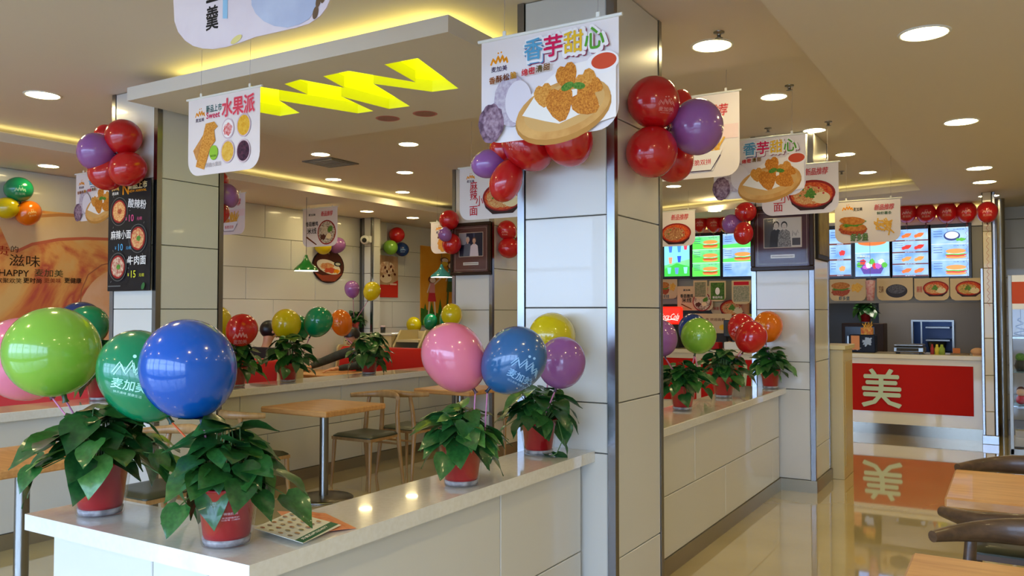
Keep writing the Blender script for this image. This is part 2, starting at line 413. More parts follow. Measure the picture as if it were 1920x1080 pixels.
s.add([(x, y, BZ+.07) for x, y in zp], [list(t) for t in tri], emit('zigzag_yellow', (0.92, 0.98, 0.0), 1.15, True)); put('zigzag_diffuser', s, lb)
BOXM = emit('box_strip_yellow', (1.0, 0.9, 0.22), 6.0, True); s = MB(); s.box((BX0+.3, BY0+.16, BZ+.085), (BX1-.16, BY0+.19, BZ+.1), BOXM); s.box((BX1-.19, BY0+.19, BZ+.085), (BX1-.16, BY1-.2, BZ+.1), BOXM)
put('light_strip', s, lb)
for (x, y) in ((-3.8, 3.9), (-3.1, 3.9)):
    s = MB(); s.tube([(x, 4.4, BZ+.085), (x, 4.4, ZT)], .02, STEEL); put('hanger', s, lb)
PINK = mat('lamp_pink', (200, 120, 120), 0.4)
for px, py, onx in ((727, 222, 0), (797, 213, 1)):
    p = atZ(px, py, BZ); s = MB(); s.lathe([(.085, -.001), (.078, -.004), (.07, -.002)], (p.x, p.y, BZ), PINK)
    s.lathe([(.07, -.002), (0.001, -.0015)], (p.x, p.y, BZ), mat('lamp_off', (150, 90, 88), 0.3), 24, False); put('recessed_lamp', s, lb)

# ---- downlights
LAMPM = emit('lamp_diffuser', (1.0, 0.80, 0.38), LAMP, True)
def make_light(r):
    t = thing('ceiling_light', '', 'ceiling light', (0, 0, 0)); t['k'] = r
    s = MB(); s.lathe([(r*1.16, 0), (r*1.13, -.006), (r*1.02, -.006), (r, -.001)], (0, 0, 0), WHITEP, 32); put('rim', s, t, False)
    s = MB(); s.lathe([(r, -.0025), (0.0005, -.0025)], (0, 0, 0), LAMPM, 24, False); put('diffuser', s, t, False); return t
L0 = {.105: None, .085: None}
LL = [((80, 178), ZT, 'round downlight in the bare ceiling before the left light box end'),
      ((91, 311), ZS, 'round downlight in the soffit above the green hanging balloon'),
      ((766, 270), ZT, 'round downlight beyond the light box, first of the row by the printed banner'),
      ((601, 289), ZT, 'round downlight beside the grey square ceiling vent'),
      ((759, 323), ZT, 'round downlight second in the row behind the light box'),
      ((625, 336), ZT, 'round downlight just before the yellow cove, beyond the square vent'),
      ((755, 360), ZT, 'round downlight third in the row, just before the yellow cove'),
      ((688, 396), ZS, 'round downlight in the lower ceiling above the security camera'),
      ((774, 408), ZS, 'round downlight in the lower ceiling before the orange wall picture'),
      ((1335, 85), ZT, 'round downlight nearest the big column on the aisle side'),
      ((1451, 181), ZT, 'second round downlight of the diagonal aisle row'),
      ((1527, 244), ZT, 'third round downlight of the aisle row, over the second taro banner'),
      ((1585, 289), ZT, 'fourth round downlight of the aisle row, over the noodle banner'),
      ((1627, 323), ZT, 'fifth round downlight, last of the aisle row before the yellow cove'),
      ((1733, 62), ZS, 'largest round downlight in the soffit at the upper right'),
      ((1802, 228), ZS, 'second round downlight along the right soffit'),
      ((1836, 315), ZS, 'third round downlight along the right soffit'),
      ((1846, 341), ZS, 'fourth round downlight along the right soffit'),
      ((1854, 367), ZS, 'round downlight of the right soffit closest to the serving hatch'),
      ((1263, 349), ZT, 'round downlight between the big column and the acid noodle banner'),
      ((1340, 395), ZS, 'round downlight in the soffit over the menu screens behind the framed picture')]
for (px, z, lab) in LL:
    r = .105 if z == ZS and px[0] > 1700 or px[0] in (1335, 80) else .085
    if L0[r] is None: L0[r] = make_light(r)
    p = atZ(px[0], px[1], z); L = L0[r]
    if L.location.length == 0: L.location = p; L['label'] = lab; L['group'] = 'round ceiling downlights'
    else: dup(L, p, 0, lab, 'round ceiling downlights')
ORD = ('first', 'second', 'third', 'fourth', 'fifth')
for i, x in enumerate((-7.9, -5.7, -3.4, -.3, 1.6)):  # downlights out of view, added to light the street side
    for j, y in enumerate((-1.6, .4, 2.0)):
        dup(L0[.105], (x, y, ZS if (x < -7 or x > -1) else ZT), 0, 'added unseen downlight, %s from the mural wall in the %s row from the street windows' % (ORD[i], ORD[j]), 'added unseen downlights of the street side')
for i, x in enumerate((1.0, 2.3)):  # further unseen downlights, added for light beyond the aisle
    for j, y in enumerate((4.2, 6.6, 9.0)): dup(L0[.105], (x, y, ZS), 0, 'added unseen downlight over the far side of the aisle, %s line, %s from the street' % (('inner', 'outer')[i], ORD[j]), 'added unseen downlights of the street side')
for x, y, lab in ((-7.7, 6.4, 'round downlight over the two back-to-back booth sofas'), (-7.7, 8.0, 'round downlight over the oak booth table'), (-3.4, 7.0, 'round downlight midway between the middle and far aisle columns'), (-3.4, 8.4, 'round downlight before the cove, between the middle and far aisle columns')): dup(L0[.085], (x, y, ZS if x < -7.2 else ZT), 0, lab, 'downlights behind the columns')
# square vent
p = atZ(620, 304, ZT); t = thing('ceiling_vent', 'grey square air vent set in the ceiling beside a downlight', 'vent', p)
s = MB(); s.box(p+Vector((-.2, -.2, -.012)), p+Vector((.2, .2, -.001)), mat('vent_grey', (120, 116, 112), 0.5)); put('frame', s, t)
for i in range(7):
    s = MB(); s.box(p+Vector((-.17, -.17+i*.052, -.02)), p+Vector((.17, -.15+i*.052, -.012)), mat('vent_slat', (150, 146, 140), 0.5)); put('slat', s, t)
for i, (px, py, z, lab) in enumerate(((1348, 60, ZT, 'small sprinkler beside the nearest aisle downlight'), (1480, 160, ZT, 'small sprinkler beside the second aisle downlight'), (1440, 240, ZT, 'small sprinkler above the second taro banner'), (1553, 228, ZT, 'small sprinkler above the third aisle downlight'), (1578, 321, ZT, 'small sprinkler over the noodle banner top'))):
    p = atZ(px, py, z); s = MB(); s.lathe([(.03, 0), (.03, -.006), (.012, -.008), (.01, -.03), (.022, -.034), (.001, -.036)], p, STEEL, 14)
    solo('fire_sprinkler', s, p, lab, 'sprinkler', 'fire sprinklers in the ceiling')

# ---- columns
def column(x0, x1, y0, y1, ztop, fr, rt):
    c = thing('column', None, None, ((x0+x1)/2, (y0+y1)/2, 0), kind='structure')
    s = MB(); s.box((x0+.02, y0+.02, 0), (x1-.02, y1-.02, ztop), CORE); put('core', s, c)
    cs = .036
    panels(c, (x0+cs, y0+.02, 0), (1, 0, 0), (0, -1, 0), x1-x0-2*cs, fr, cols=9, start=9)
    panels(c, (x1-.02, y0+cs, 0), (0, 1, 0), (1, 0, 0), y1-y0-2*cs, rt, cols=9, start=9)
    panels(c, (x1-cs, y1-.02, 0), (-1, 0, 0), (0, 1, 0), x1-x0-2*cs, fr, cols=9, start=9)
    panels(c, (x0+.02, y1-cs, 0), (0, -1, 0), (-1, 0, 0), y1-y0-2*cs, rt, cols=9, start=9)
    for (cx, cy, sx, sy) in ((x0, y0, 1, 1), (x1, y0, -1, 1), (x1, y1, -1, -1), (x0, y1, 1, -1)):
        s = MB(); e = .004; w = cs-.002
        s.prism([(cx-sx*e, cy-sy*e), (cx+sx*w, cy-sy*e), (cx+sx*w, cy+sy*.004), (cx+sx*.004, cy+sy*.004), (cx+sx*.004, cy+sy*w), (cx-sx*e, cy+sy*w)], .1, ztop, CHROME)
        put('corner_strip', s, c)
    s = MB(); e = .015
    for a, b_ in (((x0-e, y0-e), (x1+e, y0+.01)), ((x0-e, y1-.01), (x1+e, y1+e)), ((x0-e, y0), (x0+.01, y1)), ((x1-.01, y0), (x1+e, y1))): s.box((*a, 0), (*b_, .1), mat('baseboard_steel', (150, 140, 118), .3, .6))
    put('baseboard', s, c); return c
FR = [.1, .85, 1.08, 1.52, 1.95, 2.40, 3.018]; RT = [.1, .37, 1.08, 1.52, 1.95, 2.40, 3.018]
colN = column(-2.07, -1.56, 3.48, 4.08, 3.02, FR, RT)
colF = column(-1.93, -1.42, 7.20, 7.86, 3.02, FR, RT)
colL = column(-5.38, -4.88, 3.48, 4.02, 3.02, FR, RT)
colM = column(-5.10, -4.60, 7.20, 7.84, 3.02, FR, RT)
p0 = thing('column', None, None, (-8.05, 9.5, 0), kind='structure')
s = MB(); s.box((XW, 9.2, 0), (-7.93, 9.34, ZS), CORE); put('core', s, p0)
panels(p0, (XW+.12, 9.2, 0), (1, 0, 0), (0, -1, 0), .14, [0, .46, .86, 1.26, 1.66, 2.06, 2.45, ZS], cols=9, start=9)
panels(p0, (-7.93, 9.2, 0), (0, 1, 0), (1, 0, 0), .14, [0, .46, .86, 1.26, 1.66, 2.06, 2.45, ZS], cols=9, start=9)
for x in (XW+.09, -7.95): s = MB(); s.box((x, 9.17, 0), (x+.03, 9.2, ZS), CHROME); put('corner_strip', s, p0)

# ---- low parapet walls with stone tops
def parapet(name, x0, x1, y0, y1, faces, ztop=.86, slab=True, over=.03):
    """faces: list of (which, joints z, column width, stagger)"""
    t = thing(name, None, None, ((x0+x1)/2, (y0+y1)/2, 0), kind='structure')
    s = MB(); s.box((x0+.04, y0+.04, 0), (x1-.04, y1-.04, ztop-.05), CORE); put('core', s, t)
    for wch, rows, cw, st, sg in faces:
        if wch == 'R': panels(t, (x1-.045, y0+.035, 0), (0, 1, 0), (1, 0, 0), y1-y0-.07, rows, cw, sg, start=st)
        if wch == 'L': panels(t, (x0+.045, y1-.035, 0), (0, -1, 0), (-1, 0, 0), y1-y0-.07, rows, cw, sg, start=st)
        if wch == 'F': panels(t, (x0+.035, y0+.045, 0), (1, 0, 0), (0, -1, 0), x1-x0-.07, rows, cw, sg, start=st)
        if wch == 'B': panels(t, (x1-.035, y1-.045, 0), (-1, 0, 0), (0, 1, 0), x1-x0-.07, rows, cw, sg, start=st)
    s = MB(); e = .028
    s.box((x0+e-.012, y0+e-.012, 0), (x1-e+.012, y1-e+.012, .1), mat('baseboard_steel', (150, 140, 118), .3, .6)); put('baseboard', s, t)
    return t
near = parapet('parapet', -2.66, -1.85, 1.49, 1.71, [('F', [.1, .81], .57, .50, 0), ('L', [.1, .81], 9, 9, 0), ('B', [.1, .81], 9, 9, 0)])
near2 = parapet('parapet', -1.92, -1.69, 1.49, 3.48, [('F', [.1, .81], 9, 9, 0), ('R', [.1, .40, .81], 1.2, 1.47, .25), ('L', [.1, .40, .81], 1.2, 1.0, .25)])
s = MB(); s.prism([(-2.69, 1.46), (-1.66, 1.46), (-1.66, 3.478), (-1.95, 3.478), (-1.95, 1.74), (-2.69, 1.74)], .81, .86, SLAB); put('countertop', s, near)
pr2 = parapet('parapet', -1.98, -1.68, 4.08, 7.2, [('R', [.1, .45, .81], 1.3, 1.525, .63), ('L', [.1, .47, .81], 1.1, .45, .5)])
s = MB(); s.box((-2.01, 4.083, .81), (-1.65, 7.197, .86), SLAB, .004); put('countertop', s, pr2)
row2 = parapet('parapet', -5.76, -5.43, .8, 9.1, [('R', [.1, .46, .81], 1.2, .55, .3), ('L', [.1, .46, .81], 1.2, .9, .3)])
s = MB(); s.box((-5.79, .78, .81), (-5.40, 9.12, .87), SLAB, .004); put('countertop', s, row2)

# ================================================================== FURNITURE
def make_table(lab, loc, w=.7, d=.7, wood_=OAK):
    t = thing('dining_table', lab, 'table', loc)
    s = MB(); s.box((-w/2, -d/2, .705), (w/2, d/2, .75), wood_, .008); put('tabletop', s, t, False)
    s = MB(); s.tube([(0, 0, .02), (0, 0, .70)], .036, STEEL, 20); put('pole', s, t, False)
    s = MB(); s.lathe([(.001, .028), (.10, .028), (.22, .018), (.235, .01), (.235, 0), (.001, 0)], (0, 0, 0), STEEL, 36); put('base', s, t, False)
    s = MB(); s.box((-.16, -.16, .69), (.16, .16, .705), BLACKP); put('mounting_plate', s, t, False)
    return t
def make_chair(lab, loc, rz, wd, name='horn_chair'):
    """faces +Y; back rail at -Y, curving forward into horns"""
    t = thing(name, lab, 'chair', loc, rz)
    s = MB(); P = []
    for sx, sy in ((-.2, -.19), (.2, -.19), (.22, .2), (-.22, .2)): P.append((sx, sy))
    s.prism(P, .405, .43, wd); put('seat_frame', s, t, False)
    s = MB(); n = 12; vs = []; g = []
    for i in range(n+1):
        for j in range(n+1):
            u, v = i/n*2-1, j/n*2-1; x = u*(.215 if v > 0 else .215-.012*(-v)); y = v*.2
            e = max(abs(u), abs(v)); z = .463-.014*max(0, e-.8)/.2*5*.35-.006*(1-u*u)*(1-v*v)
            vs.append((x*(1-.03*(abs(u)*abs(v))**6), y*(1-.03*(abs(u)*abs(v))**6), z))
    m_ = n+1; fs = [[i*m_+j, (i+1)*m_+j, (i+1)*m_+j+1, i*m_+j+1] for i in range(n) for j in range(n)]
    s.add(vs, fs, GREENS, True)
    rim = [i*m_ for i in range(m_)]+[n*m_+j for j in range(1, m_)]+[i*m_+n for i in range(n-1, -1, -1)]+[j for j in range(n-1, 0, -1)]
    k = len(rim); vv = [vs[i] for i in rim]+[(vs[i][0], vs[i][1], .43) for i in rim]
    s.add(vv, [[i, (i+1) % k, (i+1) % k+k, i+k] for i in range(k)], GREENS, True); put('seat', s, t, False)
    for sx in (-1, 1):
        s = MB(); s.tube([(sx*.215, .205, .0), (sx*.205, .19, .25), (sx*.2, .18, .425)], [.011, .016, .019], wd, 10); put('leg', s, t, False)
        s = MB(); s.tube([(sx*.205, -.255, .0), (sx*.195, -.225, .22), (sx*.19, -.2, .42), (sx*.175, -.205, .6), (sx*.165, -.23, .745)], [.012, .018, .022, .020, .017], wd, 10); put('leg', s, t, False)
    s = MB(); pts = []; rr = []
    for i in range(21):
        u = i/10-1; pts.append((u*.27, -.262+.17*abs(u)**2.2, .755+.012*(1-abs(u)))); q = 1-abs(u)**1.5
        rr.append((.018+.006*q, .019+(.027 if wd is WALNUT else .014)*q))
    s.tube(pts, rr, wd, 14); put('back_rail', s, t, False)
    s = MB(); s.tube([(-.195, -.21, .34), (.195, -.21, .34)], .009, wd, 8); put('stretcher', s, t, False)
    return t
t1 = make_table('oak square table on a steel pole in the middle of the seating bay', (-4.77, 4.95, 0))
make_table('oak square table whose round steel leg stands behind the white counter end', (-4.45, 2.4, 0))
make_table('oak square table partly behind the pink balloon', (-4.72, 6.80, 0), .66, .66)
make_table('oak table in the aisle between two dark horn chairs', (.1, 4.15, 0))
make_table('oak table at the bottom edge of the aisle, closest to the camera', (.07, 2.53, 0))
for (x, y, rz, lab, wd) in ((-4.83, 5.53, 180, 'light oak horn chair with green seat facing the middle oak table', OAKD),
                            (-4.80, 6.12, 0, 'light oak horn chair back to back with another, facing the table behind', OAKD),
                            (-4.88, 4.28, 0, 'light oak horn chair with green seat behind the pot plant at the counter corner', OAKD),
                            (-4.42, 3.15, 180, 'light oak horn chair with dark seat seen between the two front plants', OAKD),
                            (-4.72, 7.50, 180, 'light oak horn chair beyond the table behind the pink balloon', OAKD),
                            (.03, 3.0, 180, 'dark walnut horn chair with its back rail over the bottom aisle table', WALNUT),
                            (.03, 3.59, 0, 'dark walnut horn chair just behind, drawn up to the farther aisle table', WALNUT),
                            (.03, 4.42, 180, 'dark walnut horn chair on the far side of the aisle table', WALNUT)):
    make_chair(lab, (x, y, 0), R(rz), wd)

# ---- booth sofas
def sofa(x0, x1, yb, sgn, lab, h=1.0):
    """yb: plane of the back; sgn=-1 faces -Y, +1 faces +Y"""
    t = thing('booth_sofa', lab, 'sofa', ((x0+x1)/2, yb, 0), group='red booth sofas')
    Fm = lambda a, z, x: Vector((x, yb+sgn*a, z))
    prof = [(0, .42), (.10, .46), (.09, .6), (.05, .8), (.03, h-.04), (-.02, h), (-.06, h-.03), (-.06, .42)]
    s = MB(); n = len(prof); s.add([Fm(a+.0, z, x) for x in (x0, x1) for a, z in prof], [[i, (i+1) % n, (i+1) % n+n, i+n] for i in range(n)]+[list(range(n)), list(range(n, 2*n))], REDS, True); put('backrest', s, t)
    s = MB(); a, b_ = sorted((yb+sgn*.06, yb+sgn*.56)); s.box((x0, a, .30), (x1, b_, .46), REDS, .03); put('seat', s, t)
    s = MB(); a, b_ = sorted((yb-sgn*.05, yb+sgn*.52)); s.box((x0, a, 0), (x1, b_, .30), BEIGE); put('plinth', s, t)
    sp = [(-.07, 0), (.57, 0), (.57, .44), (.50, .48), (.16, .52), (.12, .66), (.09, .82), (.085, h-.02), (.04, h+.02), (-.07, h+.02)]
    for xa, xb in ((x0-.03, x0), (x1, x1+.03)):
        s = MB(); s.prism(sp, xa, xb, BEIGE, lambda p, q, z: (z, yb+sgn*p, q)); put('side_panel', s, t)
    return t
sofa(-8.1, -6.45, 4.15, -1, 'red booth sofa in front of the warm food mural, behind the green and pink balloons', 1.08)
sofa(-8.1, -6.45, 6.10, -1, 'red booth sofa behind the red balloon, below the dark-haired person', 1.0)
sofa(-8.1, -6.45, 6.26, 1, 'red booth sofa turned away, the person in black sits on it', 1.0)
sofa(-8.1, -6.55, 8.75, -1, 'red booth sofa with the person leaning on the table', 1.02)
sofa(-8.1, -6.55, 10.05, -1, 'red booth sofa beyond the sloped return cabinet, planter on its back', 1.02)
t = thing('planter', 'long dark planter with green hedge plant on the back of the far sofa', 'planter', (-7.3, 10.12, 1.04))
s = MB(); s.box((-8.0, 10.06, 1.04), (-6.6, 10.18, 1.11), flat((60, 40, 30))); put('trough', s, t)
s = MB(); rr0 = random.Random(3)
for i in range(260):
    q = Vector((rr0.uniform(-7.97, -6.63), rr0.uniform(10.07, 10.17), 1.11)); a = rr0.uniform(0, 6.3); h_ = rr0.uniform(.02, .06); s.add([q, q+Vector((.02*math.cos(a), .02*math.sin(a), h_*.5)), q+Vector((0, 0, h_)), q+Vector((-.02*math.cos(a), -.02*math.sin(a), h_*.5))], [[0, 1, 2, 3]], LEAFM[0])
put('hedge', s, t, kind='stuff')
t = thing('booth_table', 'oak booth table between the two seated people', 'table', (-7.45, 7.62, 0))
s = MB(); s.box((-8.05, 7.25, .71), (-6.95, 8.0, .75), OAK, .008); put('tabletop', s, t)
s = MB(); s.tube([(-7.5, 7.62, .02), (-7.5, 7.62, .71)], .035, STEEL, 16); put('pole', s, t)
s = MB(); s.lathe([(.001, .03), (.24, .02), (.24, 0), (.001, 0)], (-7.5, 7.62, 0), STEEL, 28); put('base', s, t)
# sloped return cabinets
def retcab(x0, x1, y0, y1, lab, h=1.12):
    t = thing('return_cabinet', lab, 'cabinet', ((x0+x1)/2, y0, 0), group='beige return cabinets')
    sp = [(y0, 0), (y1, 0), (y1, h+.1), (y0+.16, h+.1), (y0, h-.12)]
    for xa, xb in ((x0, x0+.03), (x1-.03, x1)):
        s = MB(); s.prism(sp, xa, xb, BEIGE, lambda p, q, z: (z, p, q)); put('side_panel', s, t)
    s = MB(); s.box((x0+.03, y0+.02, h-.06), (x1-.03, y1, h-.03), BEIGE); put('shelf', s, t)
    s = MB(); s.box((x0+.03, y0+.02, 0), (x1-.03, y0+.04, h-.22), BEIGE); put('door', s, t)
    s = MB(); s.box((x0+.03, y1-.03, 0), (x1-.03, y1-.01, h+.08), BEIGE); put('back_panel', s, t)
    return t
retcab(-7.28, -6.82, 8.86, 9.42, 'beige tray return cabinet with sloped side, the small plant beside it', 1.15)
retcab(-6.78, -6.3, 8.86, 9.42, 'beige tray return cabinet with sloped side, the one ending at the red sofa', 1.08)
t = thing('side_cabinet', 'beige low cabinet against the panelled wall carrying the small plant', 'cabinet', (-7.75, 8.95, 0))
s = MB(); s.box((-8.18, 8.86, 0), (-7.3, 9.15, 1.18), BEIGE, .004); put('body', s, t)
s = MB(); s.box((-8.2, 8.84, 1.18), (-7.28, 9.17, 1.21), SLAB, .004); put('top', s, t)
p = Vector((-7.55, 8.98, 1.21)); t = thing('condiment_jar', 'small dark jar with pale lid beside the small plant on the cabinet', 'jar', p)
s = MB(); s.lathe([(.001, 0), (.035, 0), (.035, .07), (.03, .08)], p, BLACKP, 14); put('jar_body', s, t)
s = MB(); s.lathe([(.034, .08), (.034, .1), (.001, .1)], p, mat('lid_pink', (220, 190, 190), .4), 14); put('lid', s, t)

# ---- wall-hung camera
p = Vector((-7.98, 9.12, 2.55)); t = thing('security_camera', 'white dome security camera on the chrome-edged pillar', 'camera', p)
s = MB(); s.box(p+Vector((-.06, 0, -.05)), p+Vector((.06, .05, .05)), WHITEP, .01); put('bracket', s, t)
s = MB(); s.ball(p+Vector((0, -.04, -.01)), .065, WHITEP, 20, 12); put('housing', s, t)
s = MB(); s.ball(p+Vector((.03, -.085, -.02)), .035, BLACKP, 16, 10); put('lens', s, t)

# ---- pendant lamps
def pendant(px, py, x, col, lab, r=.15):
    p = atX(px, py, x); t = thing('pendant_lamp', lab, 'lamp', p, group='pendant lamps over the booths')
    m_ = mat('shade_%d_%d_%d' % col, col, .25, coat=.6); s = MB()
    s.lathe([(r, 0), (r*.93, .025), (r*.7, .06), (r*.42, .095), (r*.24, .13), (r*.14, .165), (r*.10, .19)], p, m_, 28)
    s.lathe([(r-.004, 0), (r*.9, .022), (r*.66, .055), (r*.4, .09), (r*.2, .12)], p, WHITEP, 28); put('shade', s, t)
    s = MB(); s.tube([p+Vector((0, 0, .18)), Vector((p.x, p.y, ZS))], .003, BLACKP, 6); put('cord', s, t)
    s = MB(); s.lathe([(r*.93, .004), (.001, .004)], p, emit('pendant_glow', (1, .95, .8), 14, True), 24, False); put('bulb', s, t)
pendant(574, 508, -7.2, (16, 120, 40), 'green pendant lamp in front of the oval food picture')
pendant(828, 520, -7.2, (60, 150, 156), 'teal pendant lamp in front of the orange wall picture', .17)

# ================================================================== PLANTS
def leaf_mesh(i, m):
    r = random.Random(100+i); s = MB(); T = [0, .1, .25, .45, .65, .83, 1.0]; Wd = [.16, .36, .42, .37, .26, .12, 0.0]
    vs = []; cu = r.uniform(.15, .5); fo = r.uniform(.1, .3); tw = r.uniform(-.15, .15)
    for t, w_ in zip(T, Wd):
        for u in (-1, -.5, 0, .5, 1):
            x = u*w_; y = t-(.08*abs(u) if t < .2 else 0); z = abs(u)*w_*fo-cu*t*t*.6+tw*u*w_+.02*math.sin(9*t+3*u)
            vs.append((x, y, z))
    fs = [[k*5+j, k*5+j+1, (k+1)*5+j+1, (k+1)*5+j] for k in range(6) for j in range(4)]
    s.add(vs, fs, m, True); return s.mesh('leaf')
LEAVES = [leaf_mesh(i, LEAFM[[0, 1, 0, 1, 0, 2][i]]) for i in range(6)]
POTS = []
def plant(loc, seed, lab, n=44, spread=.21,  high=.20, sc=1.0, ls=.105, clear_cup=True, lean=(0, 0), group='red-potted pothos plants', droop=0.5, lim=None):
    r = random.Random(seed); loc = Vector(loc); n = int(n*1.55); spread *= .70; ls *= .88; rz0 = r.uniform(0, 6.28); t = thing('pothos_plant', lab, 'plant', loc, 0 if lim else rz0, group)
    if 'm' not in plant.__dict__:
        a = MB(); a.lathe([(.001, .018), (.058, .018), (.062, .03), (.074, .125), (.078, .128), (.08, .15), (.083, .152), (.083, .158), (.076, .158), (.072, .13), (.001, .13)], (0, 0, 0), POTRED, 32)
        b_ = MB(); b_.lathe([(.001, .0), (.064, .0), (.066, .004), (.087, .15), (.089, .153)], (0, 0, 0), CLEAR, 32)
        c_ = MB(); c_.lathe([(.072, .138), (.04, .142), (.001, .145)], (0, 0, 0), SOIL, 20)
        d_ = MB(); d_.lathe([(.001, .004), (.061, .004), (.064, .02), (.001, .02)], (0, 0, 0), mat('pot_water', (120, 116, 118), .15, noise=(190, 184, 184), nscale=30), 24)
        plant.m = [('inner_pot', a.mesh('inner_pot')), ('outer_cup', b_.mesh('outer_cup')), ('soil', c_.mesh('soil')), ('pot_liner', d_.mesh('pot_liner'))]
    for nm, me in plant.m:
        o = put(nm, me, t); o.scale = (sc, sc, sc)
    st = MB(); inv = Matrix.Rotation(-t.rotation_euler.z, 3, 'Z')
    for i in range(n):
        q = (i+.5)/n; az = i*2.39996+r.uniform(-.3, .3); el = R(88)*(1-q)**.8-R(12)*q*droop*2
        rad = (math.cos(el))*spread*r.uniform(.35, 1.15)*sc; hz = (.16+math.sin(el)*high*r.uniform(.45, 1.05)+ (0 if el > 0 else el*.12))*sc
        tip = Vector((math.cos(az)*rad+lean[0]*hz, math.sin(az)*rad+lean[1]*hz, hz))
        bad = False
        if lim:
            k_, v_ = lim; sg_ = 1 if v_ > loc[k_] else -1; mx_ = abs(v_-loc[k_])-.03
            bad = tip[k_]*sg_ > mx_-.10; tip[k_] = sg_*min(sg_*tip[k_], mx_)
        rt_ = Vector((math.cos(az)*.035*sc, math.sin(az)*.035*sc, .14*sc)); mid = (rt_+tip)/2+Vector((0, 0, .03*sc))
        st.tube([rt_, mid, tip], [.0028*sc, .0022*sc, .0016*sc], STEMM, 5, False)
        out = Vector((math.cos(az+r.uniform(-.5, .5)), math.sin(az+r.uniform(-.5, .5)), 0))
        if bad: out[k_] = -sg_*abs(out[k_])*.6; out[1-k_] += .3*(1 if out[1-k_] > 0 else -1); out.normalize()
        pitch = r.uniform(-.2, .55)+q*.55*droop*2-.25*(1-q)
        Yd = (out*math.cos(pitch)+Vector((0, 0, -math.sin(pitch)))).normalized(); Zd = Vector((0, 0, 1)); Xd = Yd.cross(Zd).normalized(); Zd = Xd.cross(Yd)
        ro = r.uniform(-.5, .5); X2 = Xd*math.cos(ro)+Zd*math.sin(ro); Z2 = X2.cross(Yd)
        L_ = ls*r.uniform(.75, 1.3)*sc; M3 = Matrix((X2, Yd, Z2)).transposed()*L_
        o = bpy.data.objects.new('leaf', LEAVES[r.choice((0, 0, 1, 1, 2, 3, 4, 5)) if r.random() < .8 else r.randrange(5)]); COL.objects.link(o); o.parent = t
        o.matrix_local = Matrix.Translation(tip) @ M3.to_4x4()
    o = put('stem', st, t, False, kind='stuff')
    return t
ZC = .861
p = atZ(188, 962, ZC); P1 = plant(p, 3, 'pothos in a red pot at the free end of the white counter, leaves spilling widely', 52, .25, .17, 1.06, .115)
p = atZ(425, 1018, ZC); P2 = plant(p, 5, 'pothos in a red pot beside the leaflets, at the counter corner', 48, .20, .16, 1.02, .115)
p = atZ(865, 908, ZC); P3 = plant(p, 8, 'pothos in a red pot under the pink balloon on the white counter', 48, .20, .12, 1.0, .11)
p = atZ(1010, 850, ZC); P4 = plant(p, 12, 'pothos in a red pot against the big column, one long trailing stem', 44, .20, .14, 1.0, .105, lim=(1, 3.47))
p = atZ(1280, 768, ZC); P5 = plant(p, 14, 'first of the three pothos on the wall between the two aisle columns', 46, .21, .15, 1.0, .11)
p = atZ(1357, 745, ZC); P6 = plant(p, 18, 'middle pothos on the wall between the two aisle columns', 46, .22, .20, 1.0, .115)
p = Vector((-1.75, 7.07, ZC)); P7 = plant(p, 21, 'pothos under the orange balloon, right against the far aisle column', 40, .19, .17, 1.0, .12, lim=(1, 7.19))
for px, py, sd, lab in ((187, 742, 31, 'pothos on the booth wall beside the black menu board column'), (443, 727, 35, 'pothos on the booth wall under the red balloon'),
                        (540, 709, 38, 'pothos on the booth wall under the yellow balloon'), (692, 694, 41, 'pothos on the booth wall in front of the leaning person')):
    p = atX(px, py, -5.6); plant((p.x, p.y, .871), sd, lab, 44, .24, .22, 1.08, .125, lim=(0, -5.395) if sd == 31 else None)
p = atY(665, 600, 9.0); plant((p.x, 8.99, 1.211), 44, 'small pothos on the beige cabinet under the violet balloon', 44, .24, .17, .9, .11, lim=(0, -8.15))
pz = atZ(1018, 800, 1.0)
# trailing stem of the plant by the column
pb = P4.location; s = MB()
tr = [pb+Vector(v) for v in ((.05, -.03, .15), (.12, -.04, .16), (.15, -.05, .08), (.125, -.06, .02), (.10, -.07, .006))]
s.tube(tr, .0025, STEMM, 6); Mi = P4.matrix_basis.inverted(); s.v = [Mi @ v for v in s.v]; put('trailing_stem', s, P4, False)
for i, q in enumerate(tr[2:]):
    o = bpy.data.objects.new('leaf', LEAVES[i]); COL.objects.link(o); o.parent = P4
    o.matrix_local = Mi @ (Matrix.Translation(q+Vector((0, 0, .004))) @ Matrix.Rotation(R(-60+50*i), 4, 'Z') @ Matrix.Rotation(R(-70+32*i), 4, 'X') @ Matrix.Scale(.085, 4))
# flower strip on the far sofa back
s = MB(); rr_ = random.Random(5)
# print on the front pot
def pot_print(pl, lines):
    pb = Vector(pl.location); az0 = math.atan2(-pb.y, -pb.x)+.12
    def mp(u, v, k):
        rad = .0665+.0123*(v/.1)+.0012+k; rad *= 1.02; a = az0+u/rad; return pb+Vector((math.cos(a)*rad, math.sin(a)*rad, v))
    pr = Print(mp, .0002)
    for tx, v, h in lines: pr.text(tx, 0, v, h, flat((226, 200, 205)), w=.03*len(tx)**.5*.62)
    Mi = pl.matrix_basis.inverted(); pr.mb.v = [Mi @ q for q in pr.mb.v]; put('pot_lettering', pr.mb, pl, False)
pot_print(P2, [('微信扫码', .098, .007), ('关注绿植养护', .087, .0045), ('公众号 二维码', .081, .0045)])
